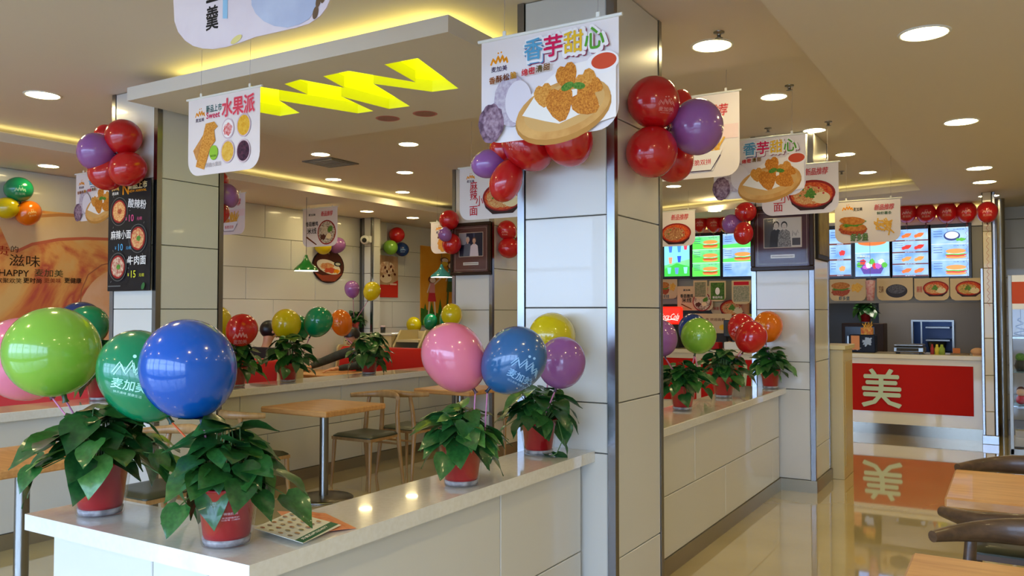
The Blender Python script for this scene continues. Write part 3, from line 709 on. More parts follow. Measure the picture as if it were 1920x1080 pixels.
# white drip tray under the first aisle-wall plant
# ---- leaflets
def leaflet(corner_px, z, lab, top, rot=0.0, name='menu_leaflet'):
    c4 = [atZ(x, y, z) for x, y in corner_px]; cen = sum(c4, Vector())/4
    t = thing(name, lab, 'leaflet', (cen.x, cen.y, z-.0015), group='menu leaflets on the counter')
    s = MB(); s.prism([(v.x, v.y) for v in c4], z-.0012, z, top); put('paper', s, t)
    O = c4[0]; U = c4[1]-c4[0]; V = c4[3]-c4[0]
    return t, Print(lambda u, v, k: O+U*u+V*v+Vector((0, 0, k)), .00015)
INKG = flat((10, 96, 60)); CREAM = flat((232, 226, 200))
leaflet([(520, 958), (610, 962), (668, 990), (560, 1000)], .8635, 'orange and green leaflet at the bottom of the fanned pile', flat((226, 140, 90)))
leaflet([(560, 955), (600, 962), (655, 990), (600, 998)], .867, 'orange leaflet sticking out of the middle of the pile', flat((230, 150, 100), (216, 110, 60), 40))
t, pr = leaflet([(476, 990), (568, 1018), (640, 984), (546, 959)], .871, 'cream leaflet with rows of small food pictures and a green band, on top', CREAM)
pr.poly([(.84, 0), (1, 0), (1, 1), (.84, 1)], INKG)
for i in range(6):
    for j in range(4):
        cc = [(150, 60, 40), (110, 120, 70), (180, 110, 50), (90, 60, 50)][(i*3+j) % 4]
        pr.ell(.1+.19*j+.03*(i % 2), .1+.15*i, .05, .035, flat(cc, (200, 170, 120), 90), n=10)
pr.text('外卖电话 2254577', .925, .45, .07, CREAM, w=.6, bold=.03, rot=math.pi/2) if False else None
Wt = glyphs('外卖热线2254577', .03)
vs = [pr.mp(.925-(y/Wt[3])*.07, .42+(x/Wt[2])*.7, .003) for x, y in Wt[0]]; pr.mb.add(vs, [q[::-1] for q in Wt[1]], flat((240, 240, 220)))
put('menu_print', pr.mb, t)

# ================================================================== BALLOONS
BC = dict(lime=(150, 206, 70), pink=(246, 138, 166), green=(0, 150, 96), blue=(0, 94, 198), navy=(10, 60, 130), red=(216, 24, 30), violet=(166, 104, 182), yellow=(228, 208, 10), orange=(244, 130, 8), steel=(46, 108, 168))
STICK = mat('balloon_stick', (206, 130, 170), .4); STICKO = mat('balloon_stick_orange', (214, 90, 40), .4)
def balloon(px, py, rw, rh, d, col, lab, knot=None, stick=None, logo=None, grp=None, stickm=None, ribbon=None, rings=24, ctr=None):
    """d: distance from the eye along the view; knot (pixel) gives tilt and length"""
    if isinstance(d, tuple):
        rr0 = ray(px, py); kx = d[2] if len(d) > 2 else 1.0; d = (d[1]/(rr0.x-rw/FPX) if d[0] == 'x' else d[1]/(rr0.y+(rw/FPX)*(1 if d[0] == 'y' else -1)))*kx
    C = Vector(ctr) if ctr else atD(px, py, d); a = rw*d/FPX; bt = rh*d/FPX
    if knot is None: knot = (px, py+rh*1.08)
    ax = _rt*(px-knot[0])+_up*(knot[1]-py); Ln = ax.length*d/FPX; Z = ax.normalized(); X = Z.cross(_fw).normalized(); Y = Z.cross(X)
    if ctr and knot == (px, py+rh*1.08): pass
    o = solo_b = bpy.data.objects.new('balloon', None) if False else None
    def rho(c): # c = cos angle from the top
        sn2 = max(0, 1-c*c); b_ = bt if c > 0 else Ln
        k = 1/math.sqrt(sn2/(a*a)+c*c/(b_*b_))
        return k
    mt = rubber('balloon_'+col, BC[col]); s = MB(); seg = 36; vs = []
    for i in range(rings+1):
        th = math.pi*i/rings
        for k in range(seg):
            an = 2*math.pi*k/seg; dr = Z*math.cos(th)+(X*math.cos(an)+Y*math.sin(an))*math.sin(th); vs.append(C+dr*rho(math.cos(th)))
    s.add(vs, [[i*seg+k, (i+1)*seg+k, (i+1)*seg+(k+1) % seg, i*seg+(k+1) % seg] for i in range(rings) for k in range(seg)], mt, True)
    b = solo('balloon', s, C, lab, 'balloon', grp)
    K = C-Z*Ln; dk = mat('knot_'+col, tuple(int(v*.35) for v in BC[col]), .4); s = MB(); kr = a*.075
    s.tube([K+Z*kr*1.2, K, K-Z*kr*1.2, K-Z*kr*2.2], [kr*1.1, kr*.75, kr*.7, kr*1.05], dk, 10); put('knot', s, b)
    if stick is not None:
        e = Vector(stick); s = MB(); q = K-Z*kr*1.4; md = (q+e)/2+_rt*rnd.uniform(-.004, .004); s.tube([q, md, e], .0028*max(1, min(1.6, d/3)), stickm or STICK, 8); put('stick', s, b)
    if ribbon:
        s = MB(); P = [K-Vector((0, 0, .01*i))+_rt*(.012*math.sin(i*.9))+_fw*(.012*math.cos(i*.9)) for i in range(int(ribbon/.01))]; s.tube(P, .0016, mat('ribbon_red', (190, 30, 40), .3), 4); put('ribbon', s, b)
    if logo:
        lu, lv, lw, rot, inkc = logo; c_, s_ = math.cos(rot), math.sin(rot); f_ = (EYEV-C).normalized(); r_ = Vector((0, 0, 1)).cross(f_).normalized(); u_ = f_.cross(r_)
        def mp(u, v, k):
            x = (u*c_-v*s_)+lu*a; y = (u*s_+v*c_)+lv*a; zz = math.sqrt(max(a*a*.02, a*a-x*x-y*y)); dr = (r_*x+u_*y+f_*zz).normalized(); return C+dr*(rho(dr.dot(Z))*1.004+k)
        pr = Print(mp, .0001); ink = flat(inkc); pr.crest(0, 0, lw*a, ink, ink, ink if d < 4.5 else None, outline=d < 4.5); put('printed_logo', pr.mb, b)
    return b
WH = (214, 232, 226)
def inpot(pl, dx=0, dy=0, z=.2): return Vector(pl.location)+Vector((dx, dy, z))
G1 = 'balloons on sticks in the counter plants'
balloon(98, 658, 84, 82, 2.62, 'lime', 'large lime balloon on a pink stick over the counter end plant', (120, 741), inpot(P1, -.09, .05, .17), grp=G1)
balloon(38, 668, 74, 72, 2.92, 'pink', 'pink balloon cut by the picture edge behind the lime one', (92, 738), inpot(P1, -.11, .07, .15), grp=G1)
balloon(264, 700, 74, 84, 2.48, 'green', 'emerald balloon with white crest print, partly behind the blue one', (316, 783), inpot(P2, -.09, .02, .2), (-.16, .10, .85, -.22, (190, 250, 225)), G1, STICKO)
balloon(353, 690, 87, 92, 2.26, 'blue', 'largest blue balloon, in front of the emerald one', (378, 783), inpot(P2, -.05, .0, .17), grp=G1)
balloon(849, 666, 58, 63, 3.08, 'pink', 'pink balloon over the middle of the white counter', (888, 729), inpot(P3, .05, 0, .17), grp=G1)
balloon(967, 671, 58, 61, 3.02, 'steel', 'blue balloon with white crest print beside the pink one', (918, 728), inpot(P3, .09, .02, .17), (.32, -.25, .85, -.5, (150, 200, 240)), G1)
balloon(1035, 630, 44, 44, ('y', 3.475), 'yellow', 'yellow balloon against the big column, behind the violet one', (1030, 680), inpot(P4, .03, .02, .18), (.1, -.35, .6, .1, (238, 226, 110)), G1)
balloon(1053, 679, 45, 48, 3.56, 'violet', 'violet balloon over the plant by the big column', (1042, 728), inpot(P4, .04, -.02, .17), grp=G1)
G2 = 'balloons on the wall between the aisle columns'
balloon(1238, 633, 32, 34, 5.3, 'violet', 'violet balloon half hidden by the big column on the aisle side', (1247, 668), inpot(P5, -.02, 0, .2), grp=G2)
balloon(1299, 616, 27, 28, 5.9, 'navy', 'dark blue balloon behind the lime one near the red drink sign', (1300, 650), inpot(P5, .05, .2, .2), grp=G2)
balloon(1310, 629, 33, 33, 5.5, 'lime', 'lime balloon over the first aisle-wall plant', (1303, 663), inpot(P5, .05, 0, .2), (-.05, .1, .5, 0, (170, 216, 120)), G2)
balloon(1391, 615, 26, 28, 6.55, 'red', 'red balloon with white crest, behind another red one by the far column', (1398, 645), inpot(P6, 0, .05, .2), (-.3, -.2, .7, -.4, (240, 150, 150)), G2)
balloon(1409, 630, 29, 28, 6.15, 'red', 'plain red balloon over the middle aisle-wall plant', (1393, 660), inpot(P6, 0, 0, .2), grp=G2)
balloon(1440, 611, 27, 28, ('y', 7.19), 'orange', 'orange balloon before the far aisle column', (1436, 642), inpot(P7, 0, 0, .2), (-.45, .05, .5, .2, (250, 190, 110)), G2)
G3 = 'balloons on the booth wall'
def bp(px, py, z=1.05): q = atX(px, py, -5.6); return (q.x, q.y, z)
balloon(150, 598, 38, 32, 6.3, 'navy', 'dark blue balloon behind the green one at the menu board column', (156, 640), bp(187, 700), grp=G3)
balloon(164, 608, 38, 35, 6.1, 'green', 'green balloon behind the lime one, next to the menu board column', (172, 648), bp(187, 700), grp=G3)
balloon(410, 602, 24, 28, 7.2, 'yellow', 'yellow balloon half hidden by the column with the menu board', (415, 636), bp(440, 690), grp=G3)
balloon(454, 617, 29, 29, 6.85, 'red', 'red balloon with pale crest over the booth wall', (442, 648), bp(444, 690), (-.1, -.4, .8, 0, (230, 150, 150)), G3)
balloon(559, 615, 22, 24, 7.9, 'green', 'green balloon peeping out behind the yellow one', (556, 642), bp(545, 680), grp=G3)
balloon(537, 607, 27, 28, 7.6, 'yellow', 'yellow balloon over the booth wall, beside the dark-haired person', (538, 637), bp(541, 680), grp=G3)
balloon(598, 601, 26, 26, 7.7, 'green', 'green balloon alone between the yellow and the orange one', (582, 630), bp(560, 680), grp=G3)
balloon(640, 604, 20, 24, 8.6, 'orange', 'orange balloon over the leaning person', (646, 630), bp(690, 670), (-.4, -.1, .5, 0, (250, 190, 130)), G3)
balloon(847, 590, 20, 21, ('y', 6.95), 'yellow', 'yellow balloon at the edge of the middle column, above the pink one', (846, 612), (-4.9, 6.85, .76), grp='balloons by the orange picture')
balloon(840, 598, 16, 22, ('y', 7.19), 'green', 'green balloon mostly behind the yellow one at the middle column', (838, 622), (-4.92, 6.9, .76), grp='balloons by the orange picture')
balloon(776, 609, 14, 15, 12.4, 'yellow', 'small yellow balloon below the orange wall picture', (779, 626), (-7.65, 10.05, 1.14), grp='balloons by the orange picture')
balloon(807, 602, 13, 14, 12.3, 'green', 'small green balloon at the foot of the orange wall picture', (804, 619), (-7.45, 10.05, 1.14), grp='balloons by the orange picture')
balloon(660, 541, 14, 15, 11.2, 'violet', 'violet balloon over the small plant on the cabinet', (662, 559), (atY(665, 590, 9.0).x, 8.99, 1.38), grp='balloons of the cabinet plant')
balloon(698, 544, 16, 16, 11.0, 'yellow', 'yellow balloon before the chrome-edged pillar', (690, 563), (atY(667, 590, 9.0).x, 8.99, 1.38), grp='balloons of the cabinet plant')
G4 = 'balloons pinned to the panelled wall'
balloon(605, 460, 16, 15, ('x', -8.17), 'yellow', 'yellow balloon at the top of the oval food picture', (616, 474), None, grp=G4)
balloon(634, 459, 14, 14, ('x', -8.17), 'violet', 'violet balloon at the top of the oval food picture', (622, 472), None, grp=G4)
balloon(744, 440, 15, 14, ('x', -8.17), 'red', 'red balloon of the three over the brown poster', (744, 455), None, grp=G4)
balloon(732, 464, 14, 13, ('x', -8.17), 'lime', 'lime balloon of the three over the brown poster', (744, 457), None, grp=G4)
balloon(754, 468, 13, 13, ('x', -8.17), 'navy', 'blue balloon of the three over the brown poster', (744, 457), None, (.1, 0, .7, 0, (120, 160, 200)), grp=G4)
G5 = 'balloons pinned over the mural'
balloon(35, 355, 25, 23, ('x', -8.17), 'green', 'green balloon with crest hanging over the warm mural', (38, 378), None, (.1, 0, .7, 0, (140, 200, 160)), G5)
balloon(12, 390, 20, 21, ('x', -8.17), 'yellow', 'yellow balloon at the picture edge over the warm mural', (34, 386), None, None, G5)
balloon(54, 400, 24, 20, ('x', -8.17), 'orange', 'orange balloon with crest over the warm mural', (34, 389), None, (.25, .1, .6, .2, (248, 200, 120)), G5)
# clusters tied to the column tops
G6 = 'balloon cluster on the menu board column'
balloon(196, 252, 20, 17, ('y', 3.47, 1), 'red', 'small red balloon at the back of the cluster over the menu board', (212, 268), None, None, G6)
balloon(232, 256, 33, 32, ('y', 3.47, 1), 'red', 'upper red balloon of the cluster over the menu board', (222, 290), None, None, G6)
balloon(240, 318, 35, 30, ('y', 3.47, 1), 'red', 'lower red balloon touching the top of the menu board', (222, 290), None, None, G6)
balloon(198, 327, 32, 29, ('y', 3.47, 0.99), 'red', 'lowest red balloon of the cluster over the menu board', (222, 292), None, None, G6)
balloon(176, 284, 35, 28, ('y', 3.47, 0.97), 'violet', 'violet balloon of the cluster over the menu board', (215, 290), None, None, G6)
G7 = 'balloons behind the menu board column'
balloon(404, 342, 25, 25, ('b', 4.03), 'red', 'red balloon just showing behind the fruit pie banner', (414, 360), None, None, G7)
balloon(423, 368, 25, 24, ('b', 4.03), 'violet', 'violet balloon behind the menu board column', (414, 374), None, None, G7)
balloon(402, 396, 28, 27, ('b', 4.03), 'red', 'red balloon below the violet one behind the menu board column', (412, 374), None, None, G7)
G8 = 'balloon cluster on the big column, street side'
balloon(946, 282, 26, 30, ('y', 3.47, 1), 'red', 'red balloon mostly behind the violet one at the big column', (965, 295), None, None, G8)
balloon(917, 307, 27, 34, ('y', 3.47, 0.99), 'violet', 'violet balloon hanging off the big column corner, street side', (950, 300), None, None, G8)
balloon(988, 278, 52, 44, ('y', 3.47, 1), 'red', 'red balloon with pale crest under the big taro banner', (966, 310), None, (-.55, .15, .5, 2.9, (230, 150, 150)), G8)
balloon(948, 342, 30, 38, ('y', 3.47, 0.98), 'red', 'red balloon lowest on the big column corner', (965, 300), None, None, G8)
balloon(1070, 263, 50, 42, ('y', 3.47, 1), 'red', 'plain red balloon under the middle of the big taro banner', (1020, 270), None, None, G8)
G9 = 'balloon cluster on the big column, aisle side'
balloon(1273, 200, 24, 33, ('x', -1.56, 1), 'red', 'red balloon behind the crested one on the big column', (1262, 240), None, None, G9)
balloon(1262, 300, 38, 42, ('x', -1.56, 1), 'red', 'red balloon lowest on the aisle side of the big column', (1258, 250), None, None, G9)
balloon(1224, 190, 48, 47, ('x', -1.56, 1), 'red', 'red balloon with white crest high on the big column, aisle side', (1252, 236), None, (.5, -.05, .55, -.1, (240, 150, 150)), G9)
balloon(1221, 286, 48, 47, ('x', -1.56, 1), 'red', 'plain red balloon low on the big column, aisle side', (1252, 246), None, None, G9)
balloon(1307, 238, 53, 48, ('x', -1.56, 0.9), 'violet', 'violet balloon sticking out from the big column over the aisle', (1258, 243), None, None, G9)
G10 = 'balloon cluster on the middle column'
balloon(842, 412, 19, 18, ('y', 7.19, 1), 'red', 'upper red balloon at the framed couple photo column', (848, 430), None, None, G10)
balloon(836, 439, 14, 15, ('y', 7.19, 0.98), 'violet', 'violet balloon at the framed couple photo column', (846, 435), None, None, G10)
balloon(847, 458, 18, 19, ('y', 7.19, 1), 'red', 'lower red balloon at the framed couple photo column', (848, 438), None, None, G10)
G11 = 'red balloons between the middle and the big column'
balloon(950, 431, 18, 18, ('x', -4.60, 1), 'red', 'upper red balloon beside the framed couple photo', (962, 447), None, (-.2, -.2, .6, 0, (235, 140, 130)), G11)
balloon(953, 466, 20, 18, ('x', -4.60, 1), 'red', 'lower red balloon beside the framed couple photo', (962, 447), None, None, G11)
balloon(978, 456, 18, 24, ('x', -4.60, 1), 'red', 'red balloon mostly hidden by the big column edge', (966, 447), None, None, G11)
G12 = 'balloon cluster on the far aisle column'
balloon(1398, 397, 20, 18, ('y', 7.19, 1), 'red', 'upper red balloon on the far column with the framed photo', (1402, 416), None, None, G12)
balloon(1371, 420, 18, 17, ('y', 7.19, 1), 'violet', 'violet balloon with crest on the far column', (1392, 418), None, (0, .05, .7, 0, (200, 150, 200)), G12)
balloon(1394, 438, 18, 21, ('y', 7.19, 0.98), 'red', 'lower red balloon on the far column with the framed photo', (1396, 416), None, None, G12)
G13 = 'row of red balloons over the menu screens'
for i, px in enumerate((1700, 1736, 1775, 1812, 1851)):
    balloon(px, 398+(-2 if i > 1 else 1), 18, 18, ('y', 11.98) if i < 4 else ('y', 10.84), 'red', ('first', 'second', 'third', 'fourth', 'last')[i]+' red crested balloon counted from the shrimp burger banner', (px, 418), None, (0, 0, .8, 0, (230, 150, 140)), G13, ribbon=(.12, .12, .12, .9, .95)[i])
for i, px in enumerate((1312, 1338, 1362)):
    balloon(px, 417, 14, 16, ('y', 11.98), 'red', ('first', 'second', 'third')[i]+' red balloon after the acid noodle banner over the screens', (px, 437), None, (0, 0, .8, 0, (230, 150, 140)), G13, ribbon=.1)
balloon(1563, 407, 16, 18, 12.0, 'red', 'red balloon peeping out behind the shrimp burger banner', (1563, 428), None, None, G13)
#PART3

# ================================================================== HANGING BANNERS AND FLAT PRINT
ORG = flat((240, 150, 20)); BLK = flat((26, 22, 24)); PURP = flat((60, 30, 70)); REDI = flat((200, 30, 44)); MAG = flat((214, 24, 84)); WHT = flat((246, 240, 240)); BLUT = flat((90, 160, 200)); YEL = flat((236, 190, 50)); GRN = flat((90, 160, 50)); BRN = flat((110, 50, 20)); GREY = flat((170, 160, 164))
CRUMB = flat((224, 150, 56), (180, 100, 30), 160); CRUMB2 = flat((232, 170, 80), (200, 124, 44), 140); WOODP = flat((226, 176, 104), (206, 150, 80), 12); TARO = flat((150, 120, 140), (90, 66, 84), 60); TAROW = flat((206, 196, 206), (176, 160, 180), 70)
NOOD = flat((232, 196, 130), (206, 110, 60), 110); SOUP = flat((196, 50, 30), (226, 110, 50), 60); BOWLD = flat((58, 36, 32)); BOWLR = flat((150, 36, 34)); EGG = flat((236, 216, 170)); HERB = flat((60, 120, 40), (110, 150, 60), 120); FRY = flat((240, 196, 90), (222, 160, 60), 70); BUN = flat((206, 140, 70), (180, 104, 46), 40); MEAT = flat((190, 96, 60), (150, 60, 40), 70); PALE = flat((244, 222, 222), (236, 206, 212), 4); SAUCE = flat((210, 80, 50))
def p_crest(p, u, v, w): p.crest(u, v, w, ORG, PURP)
def p_new(p, u, v, h):
    for m_, q in ((REDI, .10), (WHT, .06)): p.text('新品推荐', u, v, h, m_, w=h*3.2, bold=q, shear=.15)
    p.text('新品推荐', u, v, h, REDI, w=h*3.2, bold=.02, shear=.15)
def p_bowl(p, u, v, r, top=NOOD, egg=True, sc=.62):
    p.poly([(u-r, v), (u-r*.86, v-r*.42), (u-r*.5, v-r*.72), (u+r*.5, v-r*.72), (u+r*.86, v-r*.42), (u+r, v)], BOWLD)
    p.ell(u, v, r, r*sc, BOWLR); p.ell(u, v-.02*r, r*.9, r*sc*.87, SOUP); p.ell(u-r*.1, v-.05*r, r*.7, r*sc*.68, top, wob=.08, seed=3)
    if egg: p.ell(u+r*.42, v-r*.2, r*.36, r*.26, EGG); p.ell(u-r*.05, v+r*.02, r*.24, r*.2, HERB, wob=.3, seed=4)
    for k in range(7): p.ell(u+r*.5*math.cos(k*2.4), v+r*.3*math.sin(k*2.4), r*.05, r*.04, [REDI, HERB, EGG][k % 3], n=8)
def p_nugget(p, u, v, a, rot=0, m_=CRUMB): p.fan((u, v), [(u+x*a*math.cos(rot)-y*a*math.sin(rot), v+x*a*math.sin(rot)+y*a*math.cos(rot)) for x, y in ((0, .8), (.3, 1), (.65, .9), (.85, .5), (.8, .05), (.5, -.6), (.2, -1), (-.2, -1.02), (-.6, -.6), (-.9, 0), (-.9, .5), (-.6, .9), (-.3, 1))], m_)
def p_taro(p, W_, H):
    p_crest(p, .14*W_, .80*H, .13*W_)
    for i, (ch, m_) in enumerate(zip('香芋甜心', (BLUT, MAG, YEL, GRN))):
        u, v, h = (.41+.145*i)*W_, (.835+.0*i)*H, .135*W_
        for mm, bo, dx in ((flat((150, 60, 90)), .09, .012), (BLUT if i == 0 else WHT, .09, .006), (WHT, .09, 0)): p.text(ch, u+dx*W_, v-dx*W_, h*1.2, mm, w=h*1.2, bold=bo)
    for i, (ch, m_) in enumerate(zip('香芋甜心', (BLUT, MAG, YEL, GRN))):
        u, v, h = (.41+.145*i)*W_, (.835+.0*i)*H, .135*W_; p.text(ch, u, v, h, m_, w=h*.98, bold=.035)
    p.poly([(.3*W_, .32*H), (.62*W_, .62*H), (.99*W_, .66*H), (.99*W_, .1*H), (.8*W_, .05*H)], flat((248, 240, 236)))
    p.ell(.24*W_, .38*H, .13*W_, .17*W_, TAROW, wob=.03); p.ell(.30*W_, .36*H, .10*W_, .14*W_, flat((226, 218, 226)))
    p.ell(.09*W_, .19*H, .10*W_, .13*W_, TARO, wob=.05, seed=9); p.ell(.10*W_, .20*H, .07*W_, .10*W_, flat((176, 150, 166), (120, 90, 110), 60), wob=.08, seed=10)
    p.ell(.90*W_, .60*H, .11*W_, .07*W_, WHT); p.ell(.91*W_, .61*H, .085*W_, .05*W_, SAUCE)
    p.ell(.62*W_, .20*H, .345*W_, .19*W_, flat((190, 136, 66)), rot=.18); p.ell(.62*W_, .23*H, .34*W_, .175*W_, WOODP, rot=.18); p.ell(.63*W_, .25*H, .29*W_, .14*W_, flat((216, 170, 104)), rot=.18)
    p.poly([(.33*W_, .22*H), (.42*W_, .38*H), (.8*W_, .4*H), (.88*W_, .22*H), (.6*W_, .1*H), (.5*W_, .14*H)], flat((244, 238, 230)))
    p_nugget(p, .49*W_, .38*H, .075*W_, .2, CRUMB2); p_nugget(p, .66*W_, .52*H, .085*W_, .3, CRUMB); p_nugget(p, .80*W_, .43*H, .085*W_, .5, CRUMB2); p_nugget(p, .86*W_, .40*H, .05*W_, .9, CRUMB)
    p_nugget(p, .61*W_, .28*H, .11*W_, .15); p_nugget(p, .79*W_, .27*H, .10*W_, .9)
    p.ell(.66*W_, .43*H, .045*W_, .025*W_, HERB, .3); p.ell(.74*W_, .42*H, .045*W_, .022*W_, HERB, -.2)
    for i, ch in enumerate('香酥松脆绵密清甜'): p.text(ch, (.10+.055*i+(.03 if i > 3 else 0))*W_, (.60+.006*i)*H, .045*W_, [flat((150, 80, 20)), flat((120, 60, 20)), BRN, flat((190, 130, 20)), REDI, REDI, flat((90, 70, 20)), flat((130, 80, 20))][i], bold=.06)
def p_pie(p, W_, H):
    p_crest(p, .17*W_, .80*H, .13*W_)
    p.text('新品上市', .37*W_, .845*H, .07*W_, flat((30, 90, 90)), w=.22*W_, bold=.03); p.text('Sweet', .36*W_, .76*H, .06*W_, MAG, w=.19*W_, bold=.04)
    for m_, bo in ((flat((240, 180, 190)), .10), (flat((226, 70, 90)), .04)): p.text('水果派', .71*W_, .82*H, .17*W_, m_, w=.44*W_, bold=bo)
    p.poly([(.08*W_, .33*H), (.13*W_, .2*H), (.4*W_, .62*H), (.3*W_, .62*H)], flat((190, 120, 60), (220, 160, 90), 30))
    p.poly([(.12*W_, .12*H), (.24*W_, .07*H), (.33*W_, .34*H), (.40*W_, .42*H), (.38*W_, .56*H), (.43*W_, .6*H), (.38*W_, .67*H), (.26*W_, .66*H)], CRUMB2)
    for (u, v, m_, r2) in ((.575, .55, flat((214, 80, 80), (240, 190, 190), 60), .085), (.79, .56, flat((236, 190, 70), (222, 160, 40), 70), .095), (.575, .26, flat((238, 196, 90), (226, 170, 60), 60), .095), (.79, .24, flat((50, 30, 50), (90, 50, 70), 60), .095)):
        p.ell(u*W_, v*H, r2*W_, r2*1.15*W_, flat((214, 190, 200))); p.ell(u*W_, v*H, (r2-.012)*W_, r2*1.0*W_, WHT if r2 < .09 else m_)
        p.ell(u*W_, (v-.01)*H, r2*.72*W_, r2*.7*W_, m_, wob=.12)
    p.ell(.38*W_, .27*H, .06*W_, .07*W_, flat((150, 200, 60))); p.text('NATURAL', .38*W_, .23*H, .02*W_, flat((40, 90, 30)), w=.09*W_, bold=.02)
    p.text('酥脆水果派', .38*W_, .12*H, .045*W_, GREY, w=.22*W_)
def p_mala(p, W_, H, title='麻辣小面', tm=REDI):
    p_crest(p, .17*W_, .82*H, .12*W_); p_new(p, .72*W_, .85*H, .09*W_)
    for i, ch in enumerate(title[:3]): p.text(ch, (.22+.09*(i == 2))*W_, (.64-.17*i+.05*(i == 2))*H, .13*W_, tm, w=.11*W_, bold=.01)
    if len(title) > 3: p.text(title[3], .22*W_, .17*H, .12*W_, tm, w=.12*W_, bold=.01)
    p_bowl(p, .66*W_, .40*H, .30*W_)
def p_suanla(p, W_, H):
    p.text('麦加美', .2*W_, .82*H, .05*W_, BLK, w=.2*W_, bold=.03); p_new(p, .68*W_, .83*H, .11*W_)
    for i, ch in enumerate('酸辣粉'): p.text(ch, .16*W_, (.62-.2*i)*H, .14*W_, REDI, w=.12*W_, bold=.02)
    p_bowl(p, .60*W_, .38*H, .32*W_, flat((206, 160, 110), (150, 80, 60), 90), egg=False)
def p_mixian(p, W_, H):
    p.text('麦加美', .27*W_, .84*H, .05*W_, BLK, w=.2*W_, bold=.04); p_new(p, .70*W_, .85*H, .10*W_)
    p.text('香菇嫩鸡', .27*W_, .60*H, .10*W_, BLK, w=.36*W_, bold=.03); p.text('米线', .27*W_, .42*H, .13*W_, BLK, w=.27*W_, bold=.03)
    p.poly([(.1*W_, .25*H), (.13*W_, .28*H), (.42*W_, .06*H), (.40*W_, .04*H)], BRN)
    p.ell(.70*W_, .36*H, .26*W_, .26*W_, BOWLR); p.ell(.70*W_, .36*H, .235*W_, .235*W_, flat((120, 90, 70), (226, 216, 196), 50)); p.ell(.64*W_, .42*H, .10*W_, .10*W_, flat((226, 214, 190), (190, 170, 140), 90), wob=.2)
    p.ell(.80*W_, .44*H, .08*W_, .06*W_, HERB, .6, wob=.15); p.ell(.76*W_, .26*H, .07*W_, .06*W_, EGG); p.ell(.60*W_, .24*H, .08*W_, .06*W_, flat((90, 50, 40)), wob=.2)
def p_shrimp(p, W_, H):
    p.text('麦加美', .36*W_, .80*H, .06*W_, BLK, w=.14*W_, bold=.04); p.crest(.2*W_, .83*H, .16*W_, ORG, PAPER)
    p_new(p, .76*W_, .82*H, .09*W_); p.text('鲜虾薯条', .76*W_, .68*H, .05*W_, flat((60, 100, 70)), w=.22*W_, bold=.03)
    u, v = .28*W_, .42*H
    p.ell(u, v-.10*H, .22*W_, .10*W_, MEAT, -.1, wob=.06); p.ell(u, v-.04*H, .21*W_, .07*W_, BUN, -.1); p.ell(u+.02*W_, v+.04*H, .18*W_, .05*W_, HERB, .1, wob=.2); p.ell(u-.01*W_, v+.11*H, .2*W_, .065*W_, BUN, -.1, wob=.04)
    for i in range(16):
        r_ = random.Random(i); a = r_.uniform(-1, 1); x, y = (.75+r_.uniform(-.1, .1))*W_, (.38+r_.uniform(-.12, .12))*H; L_ = .09*W_
        p.line([(x-L_*math.cos(a*1.5), y-L_*math.sin(a*1.5)), (x+L_*math.cos(a*1.5), y+L_*math.sin(a*1.5))], .022*W_, FRY)
    for mm, bo in ((flat((30, 60, 50)), .10), (flat((150, 190, 120)), .0)): p.text('虾多堡', .38*W_, .13*H, .12*W_, mm, w=.26*W_, bold=bo)
def p_fries(p, W_, H):
    p_new(p, .68*W_, .80*H, .12*W_)
    p.rect(.5*W_, .45*H, .99*W_, .62*H, PALE)
    for i in range(22):
        r_ = random.Random(40+i); a = r_.uniform(.9, 2.1); x, y = (.70+r_.uniform(-.1, .1))*W_, (.40+r_.uniform(-.04, .06))*H; L_ = .10*W_
        p.line([(x-L_*math.cos(a), y-L_*math.sin(a)), (x+L_*math.cos(a), y+L_*math.sin(a))], .020*W_, FRY)
    for u, v in ((.44, .33), (.5, .4), (.40, .38), (.53, .33)): p.ell(u*W_, v*H, .07*W_, .05*W_, CRUMB, .3, wob=.1)
    p.poly([(.34*W_, .30*H), (.42*W_, .08*H), (.72*W_, .08*H), (.82*W_, .32*H)], flat((240, 236, 240))); p.line([(.36*W_, .25*H), (.44*W_, .085*H), (.70*W_, .085*H), (.80*W_, .26*H)], .01*W_, flat((60, 40, 80)))
    p.text('香脆双拼', .58*W_, .19*H, .06*W_, REDI, w=.24*W_, bold=.02)
def p_yel(p, W_, H):
    p_crest(p, .25*W_, .8*H, .2*W_); p.ell(.45*W_, .34*H, .26*W_, .2*W_, CRUMB2, .4, wob=.08); p.line([(.2*W_, .5*H), (.5*W_, .7*H)], .05*W_, BRN); p.ell(.7*W_, .25*H, .16*W_, .1*W_, FRY, wob=.1)
